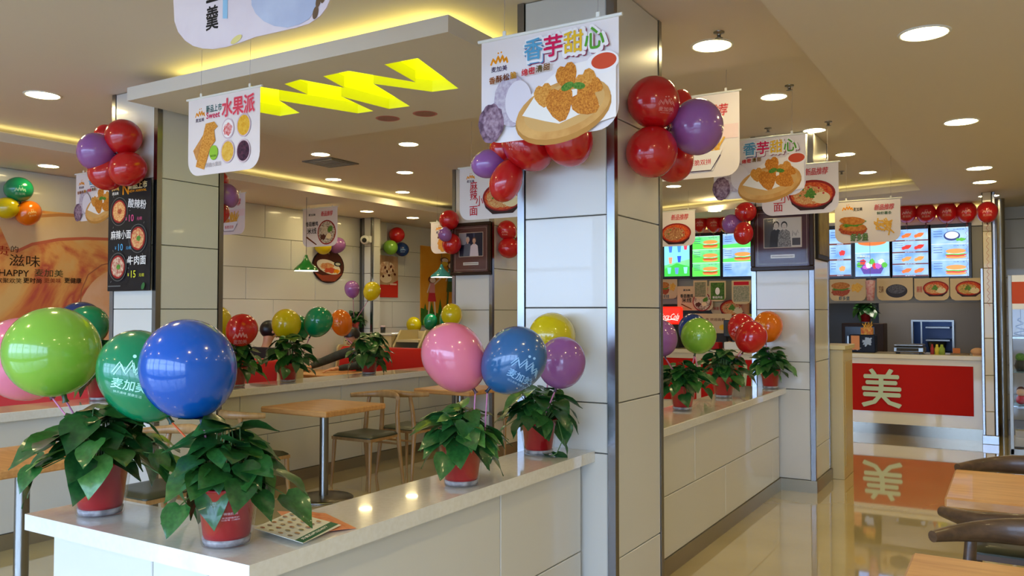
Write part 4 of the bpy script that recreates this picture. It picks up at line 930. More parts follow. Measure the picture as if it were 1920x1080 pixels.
def banner(tl, tr, hpx, w, fn, lab, lpx=None, rounded=(1, 1), Yv=None, hh=None, ztop=ZT, col=PAPER, grp='hanging printed banners', rz=0.0):
    """tl/tr pixels of the top corners (one may be None: then Yv is given); w real width"""
    if Yv is None:
        lo, hi = .4, 30
        for _ in range(40):
            m_ = (lo+hi)/2
            if atY(*tr, m_).x-atY(*tl, m_).x < w: lo = m_
            else: hi = m_
        Yv = m_
    if tl: X0 = atY(*tl, Yv).x; z1 = atY(*(tl), Yv).z
    else: X0 = atY(*tr, Yv).x-w; z1 = atY(*tr, Yv).z
    if tl and tr: z1 = (atY(*tl, Yv).z+atY(*tr, Yv).z)/2
    z1 = min(z1, ztop-.05)
    q = atY((X0+w/2)*0+(tl or tr)[0], (tl or tr)[1]+hpx, Yv); H = hh or (z1-q.z)
    t = thing('hanging_banner', lab, 'banner', (X0+w/2, Yv, z1-H), group=grp)
    O = Vector((X0, Yv, z1-H)); s = MB(); R1 = .09; P = [(0, H), (w, H)]
    if rounded[1]: P += [(w-R1*(1-math.cos(a)), R1*(1-math.sin(a))) for a in [i*math.pi/12 for i in range(7)]]
    else: P += [(w, 0)]
    if rounded[0]: P += [(R1*(1-math.sin(a)), R1*(1-math.cos(a))) for a in [i*math.pi/12 for i in range(7)]]
    else: P += [(0, 0)]
    P = P[::-1]
    s.prism(P, 0, .0015, col, lambda x, y, z: O+Vector((x, z, y))); put('sheet', s, t)
    s = MB(); s.tube([O+Vector((-.015, 0, H+.004)), O+Vector((w+.015, 0, H+.004))], .007, WHITEP, 8); put('rail', s, t)
    for u in (.18, .86):
        b0 = O+Vector((u*w, 0, H+.01)); s = MB(); s.box(b0+Vector((-.008, -.003, 0)), b0+Vector((.008, .003, .02)), WHITEP, .002); put('clip', s, t)
        s = MB(); s.tube([b0+Vector((0, 0, .02)), Vector((b0.x+.005, b0.y, ztop))], .0012, GREY, 4); put('string', s, t)
    p = Print(front(O.x, O.y, O.z)); fn(p, w, H); put('printed_picture', p.mb, t); return t
banner((354, 192), (488, 160), 140, .60, p_pie, 'fruit pie banner hanging in front of the yellow zigzag light box')
banner((903, 80), (1160, 30), 192, .60, p_taro, 'largest taro nugget banner, before the big column')
banner((1338, 268), (1510, 252), 108, .62, p_taro, 'smaller taro nugget banner hanging over the aisle wall')
banner((1428, 314), (1572, 306), 92, .62, p_mala, 'spicy noodle banner with bowl overlapping the framed photo', ztop=ZT)
banner(None, (1386, 170), 158, .60, p_fries, 'fries and chicken banner behind the violet balloon', Yv=5.1)
banner((1565, 377), (1688, 374), 80, .60, p_shrimp, 'shrimp burger banner hanging in front of the menu screens', ztop=ZT)
banner(None, (1303, 394), 66, .62, p_suanla, 'acid noodle banner beside the big column in front of the screens', Yv=10.0, rounded=(0, 1), ztop=ZT)
banner((862, 318), (987, 302), 96, .62, p_mala, 'spicy noodle banner between the middle and the big column', ztop=ZT)
banner((568, 388), (633, 380), 76, .60, p_mixian, 'rice noodle banner above the green pendant lamp', ztop=ZS)
banner((143, 328), None, 88, .60, p_taro, 'taro nugget banner partly hidden by the black menu board', Yv=4.25, ztop=ZS)
banner(None, (460, 352), 86, .60, p_fries, 'chicken banner behind the column with the menu board', Yv=6.3, ztop=ZS)
banner((808, 418), None, 58, .55, p_yel, 'pale banner with yellow snacks at the middle column edge', Yv=8.7, ztop=ZT)
# the big cut-out sign at the top
def topsign():
    Yv = 2.0; out = [(325, 0), (327, 40), (334, 60), (347, 76), (362, 86), (380, 91), (400, 92), (425, 88), (450, 80), (480, 69), (520, 60), (555, 52), (580, 44), (600, 30), (612, 14), (618, 0)]
    P = [atY(x, y, Yv) for x, y in out]; zt = 2.9; P = [Vector((P[0].x+.01, Yv, zt))]+P+[Vector((P[-1].x-.005, Yv, zt))]
    c_ = Vector((sum(q.x for q in P)/len(P), Yv, min(q.z for q in P)))
    t = thing('hanging_sign', 'large pale cut-out dessert soup sign at the top edge, wavy lower outline', 'sign', c_)
    s = MB(); s.prism([(q.x, q.z) for q in P][::-1], 0, .004, flat((230, 214, 214), (216, 196, 200), 3), lambda x, y, z: Vector((x, Yv+z, y))); put('board', s, t)
    O = atY(325, 0, Yv); k = (atY(425, 0, Yv).x-O.x)/100; pr = Print(front(O.x, Yv, atY(400, 0, Yv).z))
    U = lambda px: (atY(px, 40, Yv).x-O.x); V = lambda px, py: atY(px, py, Yv).z-atY(400, 0, Yv).z
    for i, ch in enumerate('羹玉'): pr.text(ch, U(398), V(398, 33-i*52), .088, BLK, w=.066, bold=.03)
    pr.poly([(U(418), V(418, 35)), (U(427), V(427, 35)), (U(427), V(427, -30)), (U(418), V(418, -30))], flat((150, 190, 214)))
    pr.fan((U(540), V(540, -10)), [(U(x), V(x, y)) for x, y in ((470, -30), (472, 10), (480, 26), (495, 40), (515, 49), (540, 52), (562, 46), (580, 36), (590, 20), (596, 0), (598, -30))], flat((196, 200, 216), (176, 180, 200), 5))
    for x, y, rr in ((597, 3, .02), (606, -4, .018), (592, 24, .022)): pr.ell(U(x), V(x, y), rr*.55, rr, flat((110, 84, 60)), -.3)
    pr.ell(U(444), V(444, 74), .03, .012, flat((226, 206, 130)), .3)
    put('printed_picture', pr.mb, t)
    for px in (350, 590):
        q = atY(px, -40, Yv); s = MB(); s.tube([Vector((q.x, Yv, zt)), Vector((q.x, Yv, ZT))], .0012, GREY, 4); put('string', s, t)
topsign()

# ---- black menu board on the column
def board():
    a = atY(207, 336, 3.44); b_ = atY(289, 545, 3.44); x0, x1 = -5.365, -4.90; z1, z0 = atY(250, 338, 3.44).z, atY(250, 545, 3.44).z
    t = thing('menu_board', 'black chalk-style noodle menu board on the column', 'menu board', ((x0+x1)/2, 3.46, z0))
    s = MB(); s.box((x0, 3.447, z0), (x1, 3.457, z1), flat((32, 30, 32)), .002); put('panel', s, t); W_, H = x1-x0, z1-z0
    p = Print(front(x0, 3.447, z0)); w = flat((232, 230, 226)); g = flat((120, 120, 118)); pk = flat((220, 90, 140)); bl = flat((90, 170, 220)); yl = flat((222, 220, 60))
    p.crest(.17*W_, .945*H, .16*W_, flat((230, 180, 90)), w); p.text('N', .42*W_, .93*H, .11*W_*1.4, ORG, bold=.05); p.text('新品上市', .70*W_, .955*H, .10*W_, flat((240, 220, 160)), w=.44*W_, bold=.05); p.text('NEW ARRIVAL', .70*W_, .905*H, .035*W_, ORG, w=.42*W_, bold=.03)
    for i, (u, v, nm, tu, pr_, c_, pu) in enumerate(((.27, .73, '酸辣粉', .70, '10', pk, .62), (.73, .47, '麻辣小面', .33, '10', bl, .38), (.27, .22, '牛肉面', .72, '15', yl, .70))):
        p.ell(u*W_, v*H, .21*W_, .21*W_, g); p.ell(u*W_, v*H, .203*W_, .203*W_, flat((32, 30, 32))); p.ell(u*W_, v*H, .17*W_, .17*W_, BOWLR); p.ell(u*W_, v*H, .145*W_, .145*W_, (NOOD, flat((226, 190, 130), (200, 90, 60), 60), flat((220, 200, 170), (170, 60, 50), 50))[i], wob=.04); p.ell((u+.02)*W_, v*H, .05*W_, .04*W_, HERB if i else MEAT, wob=.2)
        p.text(nm, tu*W_, (v+.055 if i != 1 else v+.045)*H, .13*W_, w, w=(.42 if i != 1 else .48)*W_, bold=.03, rot=-.12 if i == 0 else 0)
        if i == 2: p.text('红烧', .53*W_, (v+.05)*H, .06*W_, w, w=.08*W_, bold=.01)
        p.text('¥', (pu-.17)*W_, (v-.075)*H, .05*W_, c_); p.text(pr_, (pu-.05)*W_, (v-.07)*H, .10*W_, c_, bold=.02); p.text('元/碗', (pu+.14)*W_, (v-.08)*H, .05*W_, c_)
        for k in range(3): p.line([((u+.25*math.cos(a))*W_ if False else u*W_+.25*W_*math.cos(k*2.1+i), v*H+.25*W_*math.sin(k*2.1+i)) for a in (0,)]+[(u*W_+.28*W_*math.cos(k*2.1+i), v*H+.28*W_*math.sin(k*2.1+i))], .008*W_, g)
    p.line([(.05*W_, .045*H), (.35*W_, .045*H)], .012*W_, g); p.ell(.88*W_, .04*H, .035*W_, .055*W_, flat((60, 110, 60)), -.5)
    put('printed_menu', p.mb, t)
board()

# ---- warm food mural on the booth wall
def mural():
    x = XW+.022; y0, y1, z0, z1 = 2.2, 6.25, .5, 2.5
    t = thing('wall_mural', 'warm orange watercolour food mural with dark lettering on the booth wall', 'mural', (x, (y0+y1)/2, z0))
    m_, N, L, b = _new('mural_wash'); tc = N.new('ShaderNodeTexCoord'); nz = N.new('ShaderNodeTexNoise'); nz.inputs['Scale'].default_value = 1.3; nz.inputs['Detail'].default_value = 7; nz.inputs['Distortion'].default_value = 1.2
    cr = N.new('ShaderNodeValToRGB'); L.new(tc.outputs['Object'], nz.inputs['Vector']); L.new(nz.outputs['Fac'], cr.inputs[0]); E = cr.color_ramp.elements
    E[0].position = .36; E[0].color = (*lin((232, 190, 120)), 1); E[1].position = .68; E[1].color = (*lin((236, 206, 150)), 1)
    for ps, cc in ((.47, (234, 170, 96)), (.54, (214, 120, 70)), (.58, (196, 84, 70)), (.62, (228, 150, 90))): e = E.new(ps); e.color = (*lin(cc), 1)
    L.new(cr.outputs[0], b.inputs['Base Color']); b.inputs['Roughness'].default_value = .5
    s = MB(); s.box((x-.001, y0, z0), (x+.001, y1, z1-.0), m_); put('sheet', s, t)
    p = Print(side(x+.001, y0, z0), .0003); Uy = lambda px, py: (atX(px, py, x).y-y0); Vz = lambda px, py: (atX(px, py, x).z-z0)
    # the pale bowl shape and its rim
    pts = [(Uy(px, py), Vz(px, py)) for px, py in ((-60, 420), (0, 425), (20, 470), (45, 463), (100, 450), (150, 446), (210, 448), (300, 455), (300, 416), (210, 404), (110, 402), (40, 398), (-60, 400))]
    p.poly(pts, flat((222, 190, 148), (228, 200, 160), 3))
    p.line([(Uy(px, py), Vz(px, py)) for px, py in ((30, 472), (60, 458), (110, 449), (160, 447), (215, 449), (300, 455))], .03, flat((206, 110, 80)))
    p.line([(Uy(px, py), Vz(px, py)) for px, py in ((60, 406), (110, 403), (160, 405), (215, 404), (300, 406))], .03, flat((200, 140, 90)))
    p.ell(Uy(230, 600), Vz(230, 600), .5, .55, flat((240, 196, 160), (236, 180, 130), 4), n=40); p.line([(Uy(px, py), Vz(px, py)) for px, py in ((150, 585), (152, 545), (165, 515), (190, 497), (220, 490))], .012, flat((180, 110, 80)))
    dk = flat((50, 34, 26)); rd = flat((160, 40, 30))
    def T(tx, px, py, hpx, m2, wpx, bo=0.0):
        a = atX(px, py-hpx/2, x); b2 = atX(px, py+hpx/2, x); l = atX(px-wpx/2, py, x).y; r2 = atX(px+wpx/2, py, x).y
        p.text(tx, (l+r2)/2-y0, (a.z+b2.z)/2-z0, a.z-b2.z, m2, w=r2-l, bold=bo)
    T('的', 27, 467, 12, dk, 14); T('贵', 4, 470, 18, rd, 26); T('滋味', 46, 489, 22, dk, 58); T('HAPPY', 26, 512, 12, dk, 56, .02); T('麦加美', 91, 512, 14, flat((60, 74, 50)), 54)
    T('欢聚欢笑', 16, 526, 10, dk, 48); T('更时尚', 60, 526, 10, dk, 34, .03); T('更美味', 98, 526, 9, flat((160, 80, 50)), 32, .02); T('更健康', 136, 526, 10, dk, 32, .03)
    put('printed_picture', p.mb, t)
mural()
# ---- pictures on the booth wall
def wallpic(name, lab, cat, pxs, fn, bg, x=XW+.022, th=.012, oval=False):
    a = atX(*pxs[0], x+th); b_ = atX(*pxs[1], x+th); y0, y1 = sorted((a.y, b_.y)); z0, z1 = sorted((a.z, b_.z)); W_, H = y1-y0, z1-z0
    t = thing(name, lab, cat, (x, (y0+y1)/2, z0)); s = MB()
    P = [(W_/2+W_/2*math.cos(i*math.pi/20), H/2+H/2*math.sin(i*math.pi/20)) for i in range(40)] if oval else [(0, 0), (W_, 0), (W_, H), (0, H)]
    s.prism(P, 0, th, bg, lambda u, v, k: Vector((x+k, y0+u, z0+v))); put('board', s, t)
    p = Print(side(x+th, y0, z0), .0008); fn(p, W_, H); put('printed_picture', p.mb, t); return t
def f_oval(p, W_, H):
    p.ell(.5*W_, .5*H, .47*W_, .48*H, flat((80, 40, 30))); p.poly([(.06*W_, .3*H), (.3*W_, .06*H), (.7*W_, .06*H), (.94*W_, .3*H), (.7*W_, .26*H), (.3*W_, .22*H)], flat((150, 70, 50)))
    p.ell(.5*W_, .48*H, .38*W_, .2*H, flat((236, 226, 206)), -.2); p.ell(.45*W_, .5*H, .22*W_, .1*H, flat((226, 180, 120), (206, 120, 80), 30), wob=.1); p.ell(.55*W_, .38*H, .2*W_, .08*H, flat((210, 90, 60)), wob=.2); p.ell(.75*W_, .36*H, .1*W_, .06*H, ORG, wob=.3); p.ell(.78*W_, .58*H, .12*W_, .07*H, flat((30, 30, 30))); p.ell(.78*W_, .58*H, .08*W_, .04*H, flat((200, 200, 180)))
wallpic('wall_picture', 'oval dark food picture with a white plate behind the green pendant lamp', 'picture', ((586, 465), (645, 532)), f_oval, flat((40, 26, 24)), oval=True)
def f_brown(p, W_, H):
    p.poly([(0, 0), (W_, 0), (W_, .42*H), (.5*W_, .3*H), (0, .3*H)], flat((200, 50, 36))); p.ell(.4*W_, .7*H, .4*W_, .16*H, flat((236, 220, 200), (200, 150, 120), 20)); p.ell(.35*W_, .45*H, .3*W_, .1*H, flat((230, 210, 190)))
    for k in range(7): p.ell((.2+.1*k)*W_, (.5+.3*((k*37) % 10)/10)*H, .06*W_, .03*H, flat((90, 40, 30)), k)
    p.rect(.55*W_, .3*H, .9*W_, .34*H, flat((230, 190, 180)))
wallpic('wall_poster', 'brown and red drinks poster under three pinned balloons', 'poster', ((711, 478), (746, 558)), f_brown, flat((190, 160, 130), (170, 130, 100), 6))
def f_kids(p, W_, H):
    gr = flat((56, 110, 40), (80, 130, 50), 20)
    p.poly([(0, 0), (W_, 0), (W_, .16*H), (.7*W_, .2*H), (.35*W_, .14*H), (0, .22*H)], gr)
    for u, h_ in ((.08, .28), (.2, .3), (.36, .34), (.45, .22), (.78, .36), (.92, .3)): p.poly([((u-.06)*W_, .08*H), ((u+.06)*W_, .08*H), (u*W_, h_*H)], gr)
    skin_ = flat((244, 220, 200)); hair = flat((120, 70, 40))
    for u, top, sc_, cl, c2 in ((.2, .58, 1, flat((214, 60, 70)), flat((226, 150, 150))), (.55, .78, 1.25, flat((90, 110, 60)), flat((90, 150, 160))), (.85, .34, .7, flat((220, 160, 60)), flat((220, 160, 60)))):
        for dx in (-.04, .04): p.line([((u+dx)*W_, (top-.22*sc_)*H), ((u+dx*1.6)*W_, (top-.46*sc_)*H)], .025*W_*sc_, skin_ if sc_ < 1.2 else cl)
        p.poly([((u-.08)*W_, (top-.28*sc_)*H), ((u+.08)*W_, (top-.28*sc_)*H), ((u+.05)*W_, (top-.14*sc_)*H), ((u-.05)*W_, (top-.14*sc_)*H)], cl)
        p.poly([((u-.055)*W_, (top-.17*sc_)*H), ((u+.055)*W_, (top-.17*sc_)*H), ((u+.05)*W_, (top-.04*sc_)*H), ((u-.05)*W_, (top-.04*sc_)*H)], c2)
        p.line([((u+.04)*W_, (top-.06*sc_)*H), ((u+.16)*W_, (top+.02*sc_)*H)], .02*W_, skin_); p.line([((u-.04)*W_, (top-.06*sc_)*H), ((u-.09)*W_, (top-.17*sc_)*H)], .02*W_, skin_)
        p.ell(u*W_, (top+.0)*H, .075*W_, .035*H*sc_+.01*H, hair); p.ell((u+.01)*W_, (top-.008)*H, .055*W_, .027*H*sc_+.006*H, skin_)
    p.ell(.42*W_, .84*H, .08*W_, .035*H, hair); p.ell(.43*W_, .835*H, .06*W_, .028*H, skin_); p.ell(.42*W_, .79*H, .07*W_, .03*H, flat((230, 190, 70)))
wallpic('wall_picture', 'orange storybook wall picture of three children on grass behind the teal lamp', 'picture', ((789, 460), (884, 608)), f_kids, flat((226, 150, 40), (232, 164, 60), 3))

# ---- framed photographs on the columns
def framed(xc, yw, z0, z1, W_, lab, cap, dark, px_mat):
    H = z1-z0; x0 = xc-W_/2; t = thing('framed_photo', lab, 'picture', (xc, yw, z0)); fr = flat((52, 36, 26), rough=.25); f2 = .035*W_/.5
    for a, b_ in (((0, 0), (W_, f2)), ((0, H-f2), (W_, H)), ((0, f2), (f2, H-f2)), ((W_-f2, f2), (W_, H-f2))):
        s = MB(); s.box((x0+a[0], yw-.03, z0+a[1]), (x0+b_[0], yw, z0+b_[1]), fr, .006); put('frame_rail', s, t)
    s = MB(); s.box((x0+f2, yw-.014, z0+f2), (x0+W_-f2, yw-.002, z0+H-f2), flat(px_mat)); put('mat_board', s, t)
    p = Print(front(x0, yw-.014, z0)); gd = flat((190, 170, 150)); e = f2*1.6
    p.line([(e, e), (W_-e, e), (W_-e, H-e), (e, H-e)], .003, gd, True)
    a0, a1, b0, b1 = .22*W_, .80*W_, .36*H, .80*H
    p.rect(a0-.006, b0-.006, a1+.006, b1+.006, gd); p.rect(a0, b0, a1, b1, flat((30, 32, 50)) if dark else flat((190, 182, 176))); w2, h2 = a1-a0, b1-b0
    if dark: p.rect(a0, b0+.5*h2, a0+.3*w2, b1, flat((150, 150, 160))); p.rect(a0+.6*w2, b0+.2*h2, a0+.66*w2, b1, flat((60, 66, 90)))
    else: p.rect(a0, b0, a0+.25*w2, b1, flat((70, 66, 66))); p.rect(a0+.76*w2, b0+.05*h2, a0+.98*w2, b0+.3*h2, flat((70, 66, 70)))
    sk = flat((206, 160, 136)) if dark else flat((190, 180, 174))
    for u, v, hair, cl in (((.36, .70, flat((170, 160, 150)), flat((96, 100, 110))), (.64, .66, flat((110, 70, 50)), flat((216, 200, 206)))) if dark else ((.33, .76, flat((26, 24, 24)), flat((40, 38, 42))), (.55, .74, flat((26, 24, 24)), flat((150, 146, 146), (60, 58, 60), 160)))):
        p.poly([(a0+(u-.19)*w2, b0), (a0+(u+.19)*w2, b0), (a0+(u+.15)*w2, b0+(v-.22)*h2), (a0+(u+.05)*w2, b0+(v-.13)*h2), (a0+(u-.05)*w2, b0+(v-.13)*h2), (a0+(u-.15)*w2, b0+(v-.22)*h2)], cl)
        p.rect(a0+(u-.03)*w2, b0+(v-.16)*h2, a0+(u+.03)*w2, b0+v*h2, sk); p.ell(a0+u*w2, b0+(v+.02)*h2, .085*w2, .13*h2, hair); p.ell(a0+u*w2, b0+(v-.01)*h2, .065*w2, .105*h2, sk)
        for q in (-1, 1): p.ell(a0+(u+q*.024)*w2, b0+(v+.01)*h2, .007*w2, .008*h2, BLK, n=8)
        p.line([(a0+(u-.02)*w2, b0+(v-.06)*h2), (a0+(u+.02)*w2, b0+(v-.06)*h2)], .008*w2, flat((150, 70, 70)))
    if not dark:
        r_ = random.Random(2); p.line([(a0+(.76+.02*i+.02*r_.uniform(-1, 1))*w2, b0+(.45+.12*r_.uniform(-1, 1))*h2) for i in range(9)], .003, flat((60, 60, 70)))
    p.rect(.32*W_, .19*H, .70*W_, .245*H, flat((206, 200, 190))); p.line([(.34*W_, .218*H), (.68*W_, .218*H)], .006, flat((110, 100, 94)))
    put('photograph', p.mb, t)
    s = MB(); s.box((x0+f2, yw-.0195, z0+f2), (x0+W_-f2, yw-.0180, z0+H-f2), clear('picture_glass', (255, 255, 255), .01, .05)); put('glass', s, t)
a, b_ = atY(1406, 400, 7.18), atY(1528, 506, 7.18); framed((a.x+b_.x)/2+.005, 7.178, b_.z, atY(1470, 385, 7.18).z, b_.x-a.x-.01, 'large dark framed photo of a couple on the far aisle column', '', False, (70, 34, 40))
a, b_ = atY(847, 420, 7.18), atY(922, 515, 7.18); framed((a.x+b_.x)/2, 7.178, b_.z, a.z-.0, b_.x-a.x, 'dark framed photo of two grey-haired people on the middle column', '', True, (92, 54, 48))
# narrow picture seen edge-on on the far column's aisle face
s = MB(); t = thing('framed_picture', 'narrow gold-edged picture on the aisle face of the far column', 'picture', (-1.41, 7.5, 1.95))
s.box((-1.419, 7.28, 1.95), (-1.395, 7.78, 2.42), flat((40, 34, 26)), .004); put('frame', s, t)
s = MB(); s.box((-1.395, 7.32, 1.99), (-1.391, 7.74, 2.38), flat((150, 130, 70), (110, 90, 40), 8)); put('mat_board', s, t)

# ================================================================== SERVING COUNTER AND KITCHEN
CW = mat('counter_white', (226, 214, 178), .25, coat=.4); CR = mat('counter_red', (186, 24, 10), .6, spec=.12)
YC = 11.1; sc_ = thing('serving_counter', 'long white serving counter with red lettered front panels', 'counter', (-2.8, YC, 0))
s = MB(); s.box((-5.4, YC, .13), (-.31, YC+.6, .93), CW); put('body', s, sc_)
s = MB(); s.box((-5.42, YC-.03, .93), (-.30, YC+.62, .985), CW, .005); put('worktop', s, sc_)
s = MB(); s.box((-5.4, YC+.02, 0), (-.31, YC+.58, .13), mat('kick_steel', (104, 98, 86), .12, .8)); put('kickplate', s, sc_)
for (x0, x1, ch) in ((-5.3, -3.75, '麦'), (-3.68, -2.06, '加'), (-1.99, -.41, '美')):
    s = MB(); s.box((x0, YC-.018, .28), (x1, YC-.001, .86), CR, .002); pn = put('front_panel', s, sc_)
    xm = {'麦': -4.5, '加': -2.95, '美': -1.40}[ch]
    p = Print(front(xm, YC-.018, .565), .004); p.text(ch, 0, 0, .46, flat((200, 214, 176)), w=.44, bold=.035); put('character', p.mb, sc_)
# menu screens
YT = 12.0
s = MB(); s.box((-6.4, YT+.06, 1.62), (-.2, YT+.2, 2.62), mat('bulkhead', (150, 146, 138), .6)); struct('trim_8', s)
s = MB(); s.box((-6.4, YT+.02, 2.60), (-.2, YT+.3, 2.73), mat('kitchen_white', (226, 226, 224), .5)); s.box((-6.4, YT+.3, 2.60), (-.2, 16, 2.66), SOFF); struct('ceiling_kitchen', s)
s = MB(); s.box((-6.4, YT+.1, 2.73), (-.2, YT+.14, 2.87), emit('cove_glow_band', (1.0, .72, .22), 1.0, True)); struct('trim_9', s)  # glowing box stands in for yellow cove light on the fascia
SB = (110, 170, 240)
def scr(px0, px1, pyt, lab, kind):
    a = atY(px0, 519, YT); b_ = atY(px1, 519, YT); z0 = atY((px0+px1)/2, 518, YT).z; z1 = atY((px0+px1)/2, pyt, YT).z; x0, x1 = a.x, b_.x; W_, H = x1-x0, z1-z0
    t = thing('menu_screen', lab, 'screen', ((x0+x1)/2, YT, z0), group='lit menu screens over the counter')
    e = .035; s = MB(); s.box((x0-e, YT, z0-e), (x1+e, YT+.055, z1+e*1.5), BLACKP, .006); put('bezel', s, t)
    g_ = kind in ('drinks', 'green'); s = MB(); s.box((x0, YT-.002, z0), (x1, YT, z1), glow2((60, 210, 100), (150, 235, 170), 1.0) if g_ else glow2((96, 150, 240), (176, 212, 250), 1.0)); put('display', s, t)
    p = Print(front(x0, YT-.002, z0), .0006); wh = glow((225, 240, 255), 1.0); dkb = glow((40, 60, 130), .8)
    orn = glow((235, 120, 50), .9); grn = glow((90, 190, 60), .9); brn = glow((120, 50, 20), .7); bun = glow((230, 160, 80), .9); redg = glow((220, 50, 40), .9)
    if kind == 'drinks':
        p.poly([(0, .3*H), (W_, .45*H), (W_, H), (0, H)], glow((130, 215, 240), 1.1)); p.poly([(0, 0), (W_, 0), (W_, .25*H), (.5*W_, .35*H), (0, .2*H)], glow((60, 200, 70), 1.0))
        for u, v, cc in ((.25, .72, (60, 120, 220)), (.6, .72, (70, 150, 230)), (.85, .78, (230, 60, 90)), (.25, .42, (240, 150, 110)), (.6, .45, (40, 90, 220)), (.2, .15, (120, 230, 220)), (.5, .14, (100, 150, 240)), (.85, .15, (150, 220, 240))):
            p.poly([((u-.08)*W_, (v+.09)*H), ((u+.08)*W_, (v+.09)*H), ((u+.05)*W_, (v-.08)*H), ((u-.05)*W_, (v-.08)*H)], glow(cc, 1.0))
    else:
        n = {'green': 3, 'blue2': 3, 'wings': 3, 'salad': 2, 'list': 4, 'burg': 3}[kind]
        for i in range(n):
            v0 = H*(n-1-i)/n; h_ = H/n
            if kind == 'green': p.poly([(0, v0), (W_, v0), (W_, v0+.45*h_), (.5*W_, v0+.35*h_), (0, v0+.7*h_)], glow((90, 220, 80), 1.0))
            if kind == 'blue2' and i < 2: p.poly([(0, v0), (W_, v0), (W_, v0+.4*h_), (0, v0+.25*h_)], glow((90, 220, 100), 1.0))
            if kind in ('wings', 'list'): p.rect(0, v0, W_, v0+.10*h_, brn); p.text('香脆热辣', .5*W_, v0+.05*h_, .06*h_, wh, w=.3*W_)
            else: p.line([(0, v0+h_), (W_, v0+h_)], .006, wh)
            if kind in ('green', 'burg') or (kind == 'blue2' and i == 1):
                u, v = .66*W_, v0+.38*h_
                if kind == 'burg' and i == 0: p.ell(.56*W_, v0+.5*h_, .22*W_, .3*h_, dkb); p.ell(.56*W_, v0+.54*h_, .18*W_, .22*h_, wh); p.ell(.8*W_, v0+.25*h_, .14*W_, .1*h_, grn, wob=.2)
                else: p.ell(u, v-.20*h_, .28*W_, .10*h_, bun); p.ell(u, v-.08*h_, .29*W_, .09*h_, redg, wob=.1); p.ell(u, v+.0*h_, .30*W_, .08*h_, grn, wob=.2); p.ell(u, v+.03*h_, .27*W_, .03*h_, wh, wob=.2); p.ell(u, v+.17*h_, .27*W_, .15*h_, bun)
                p.text('经典汉堡', .75*W_, v0+.88*h_, .08*h_, dkb, w=.3*W_)
            if kind in ('wings', 'list'):
                for u in ((.4, .75) if kind == 'list' else (.6, )): p.ell(u*W_, v0+.48*h_, .15*W_, .17*h_, [orn, redg, bun][i % 3], .3, wob=.15)
            if kind == 'salad':
                if i == 0: p.rect(0, v0, W_, v0+h_, glow((150, 210, 230), 1.0)); p.ell(.5*W_, v0+.45*h_, .42*W_, .15*h_, orn); p.ell(.5*W_, v0+.62*h_, .42*W_, .1*h_, grn, wob=.3); p.ell(.5*W_, v0+.8*h_, .4*W_, .12*h_, bun)
                else:
                    p.poly([(.1*W_, .5*h_), (.9*W_, .5*h_), (.75*W_, .1*h_), (.25*W_, .1*h_)], glow((90, 60, 160), .9))
                    for k in range(9): p.ell((.14+.09*k)*W_, (.5+.12*math.sin(k*2))*h_, .09*W_, .12*h_, [grn, redg, glow((190, 90, 190), 1), wh][k % 4], wob=.2, seed=k)
                    p.text('新品沙拉', .3*W_, .86*h_, .1*h_, glow((240, 240, 80), 1), w=.3*W_)
            for k in range(3): p.line([(.06*W_, v0+(.8-.16*k)*h_), (.30*W_, v0+(.8-.16*k)*h_)], .03*h_, dkb)
    put('printed_menu', p.mb, t)
for a in ((1246, 1293, 448, 'menu screen with drinks on green, first beside the big column', 'drinks'), (1299, 1350, 443, 'green menu screen with three burgers', 'green'), (1356, 1412, 438, 'blue-green menu screen by the far column', 'blue2'),
          (1556, 1596, 430, 'blue menu screen with wings, partly behind the far column', 'wings'), (1604, 1668, 430, 'menu screen with salad bowl under the shrimp burger banner', 'salad'), (1674, 1741, 430, 'blue menu screen with rows of snacks', 'list'), (1747, 1817, 427, 'blue menu screen with bowl and two burgers, at the end of the row', 'burg')): scr(*a)
# row of paper banners under the screens
def mini(px0, px1, pyt, pyb, fn, lab, y=YT-.02):
    a = atY(px0, pyt, y); b_ = atY(px1, pyb, y); W_, H = b_.x-a.x, a.z-b_.z; t = thing('paper_banner', lab, 'banner', ((a.x+b_.x)/2, y, b_.z), group='paper banners under the screens')
    s = MB(); P = [(.06, 0), (W_-.06, 0), (W_-.02, .02), (W_, .06), (W_, H), (0, H), (0, .06), (.02, .02)]; s.prism(P, 0, .001, flat((214, 190, 150)), lambda u, v, k: Vector((a.x+u, y+k, b_.z+v))); put('sheet', s, t)
    p = Print(front(a.x, y, b_.z), .0005); fn(p, W_, H); put('printed_picture', p.mb, t)
def m_bowl(p, W_, H): p_bowl(p, .62*W_, .55*H, .37*W_); p.text('麻辣', .15*W_, .5*H, .3*H, REDI, w=.16*W_)
def m_dark(p, W_, H): p.ell(.55*W_, .42*H, .3*W_, .3*H, flat((60, 56, 60))); p.ell(.55*W_, .5*H, .25*W_, .2*H, flat((110, 110, 116), (70, 66, 74), 60)); p.text('芝麻', .12*W_, .5*H, .3*H, BRN, w=.14*W_)
def m_burg(p, W_, H): p.ell(.3*W_, .42*H, .26*W_, .2*H, MEAT, wob=.1); p.ell(.3*W_, .55*H, .24*W_, .08*H, HERB, wob=.2); p.ell(.3*W_, .7*H, .26*W_, .16*H, BUN); p.ell(.75*W_, .6*H, .16*W_, .2*H, FRY, wob=.2); p.text('虾多堡', .4*W_, .12*H, .18*H, flat((80, 100, 110)), w=.3*W_, bold=.03)
mini(1556, 1624, 524, 564, m_burg, 'shrimp burger paper banner in the row under the screens', YT-.02); mini(1644, 1712, 522, 563, m_dark, 'dark bowl paper banner under the screens')
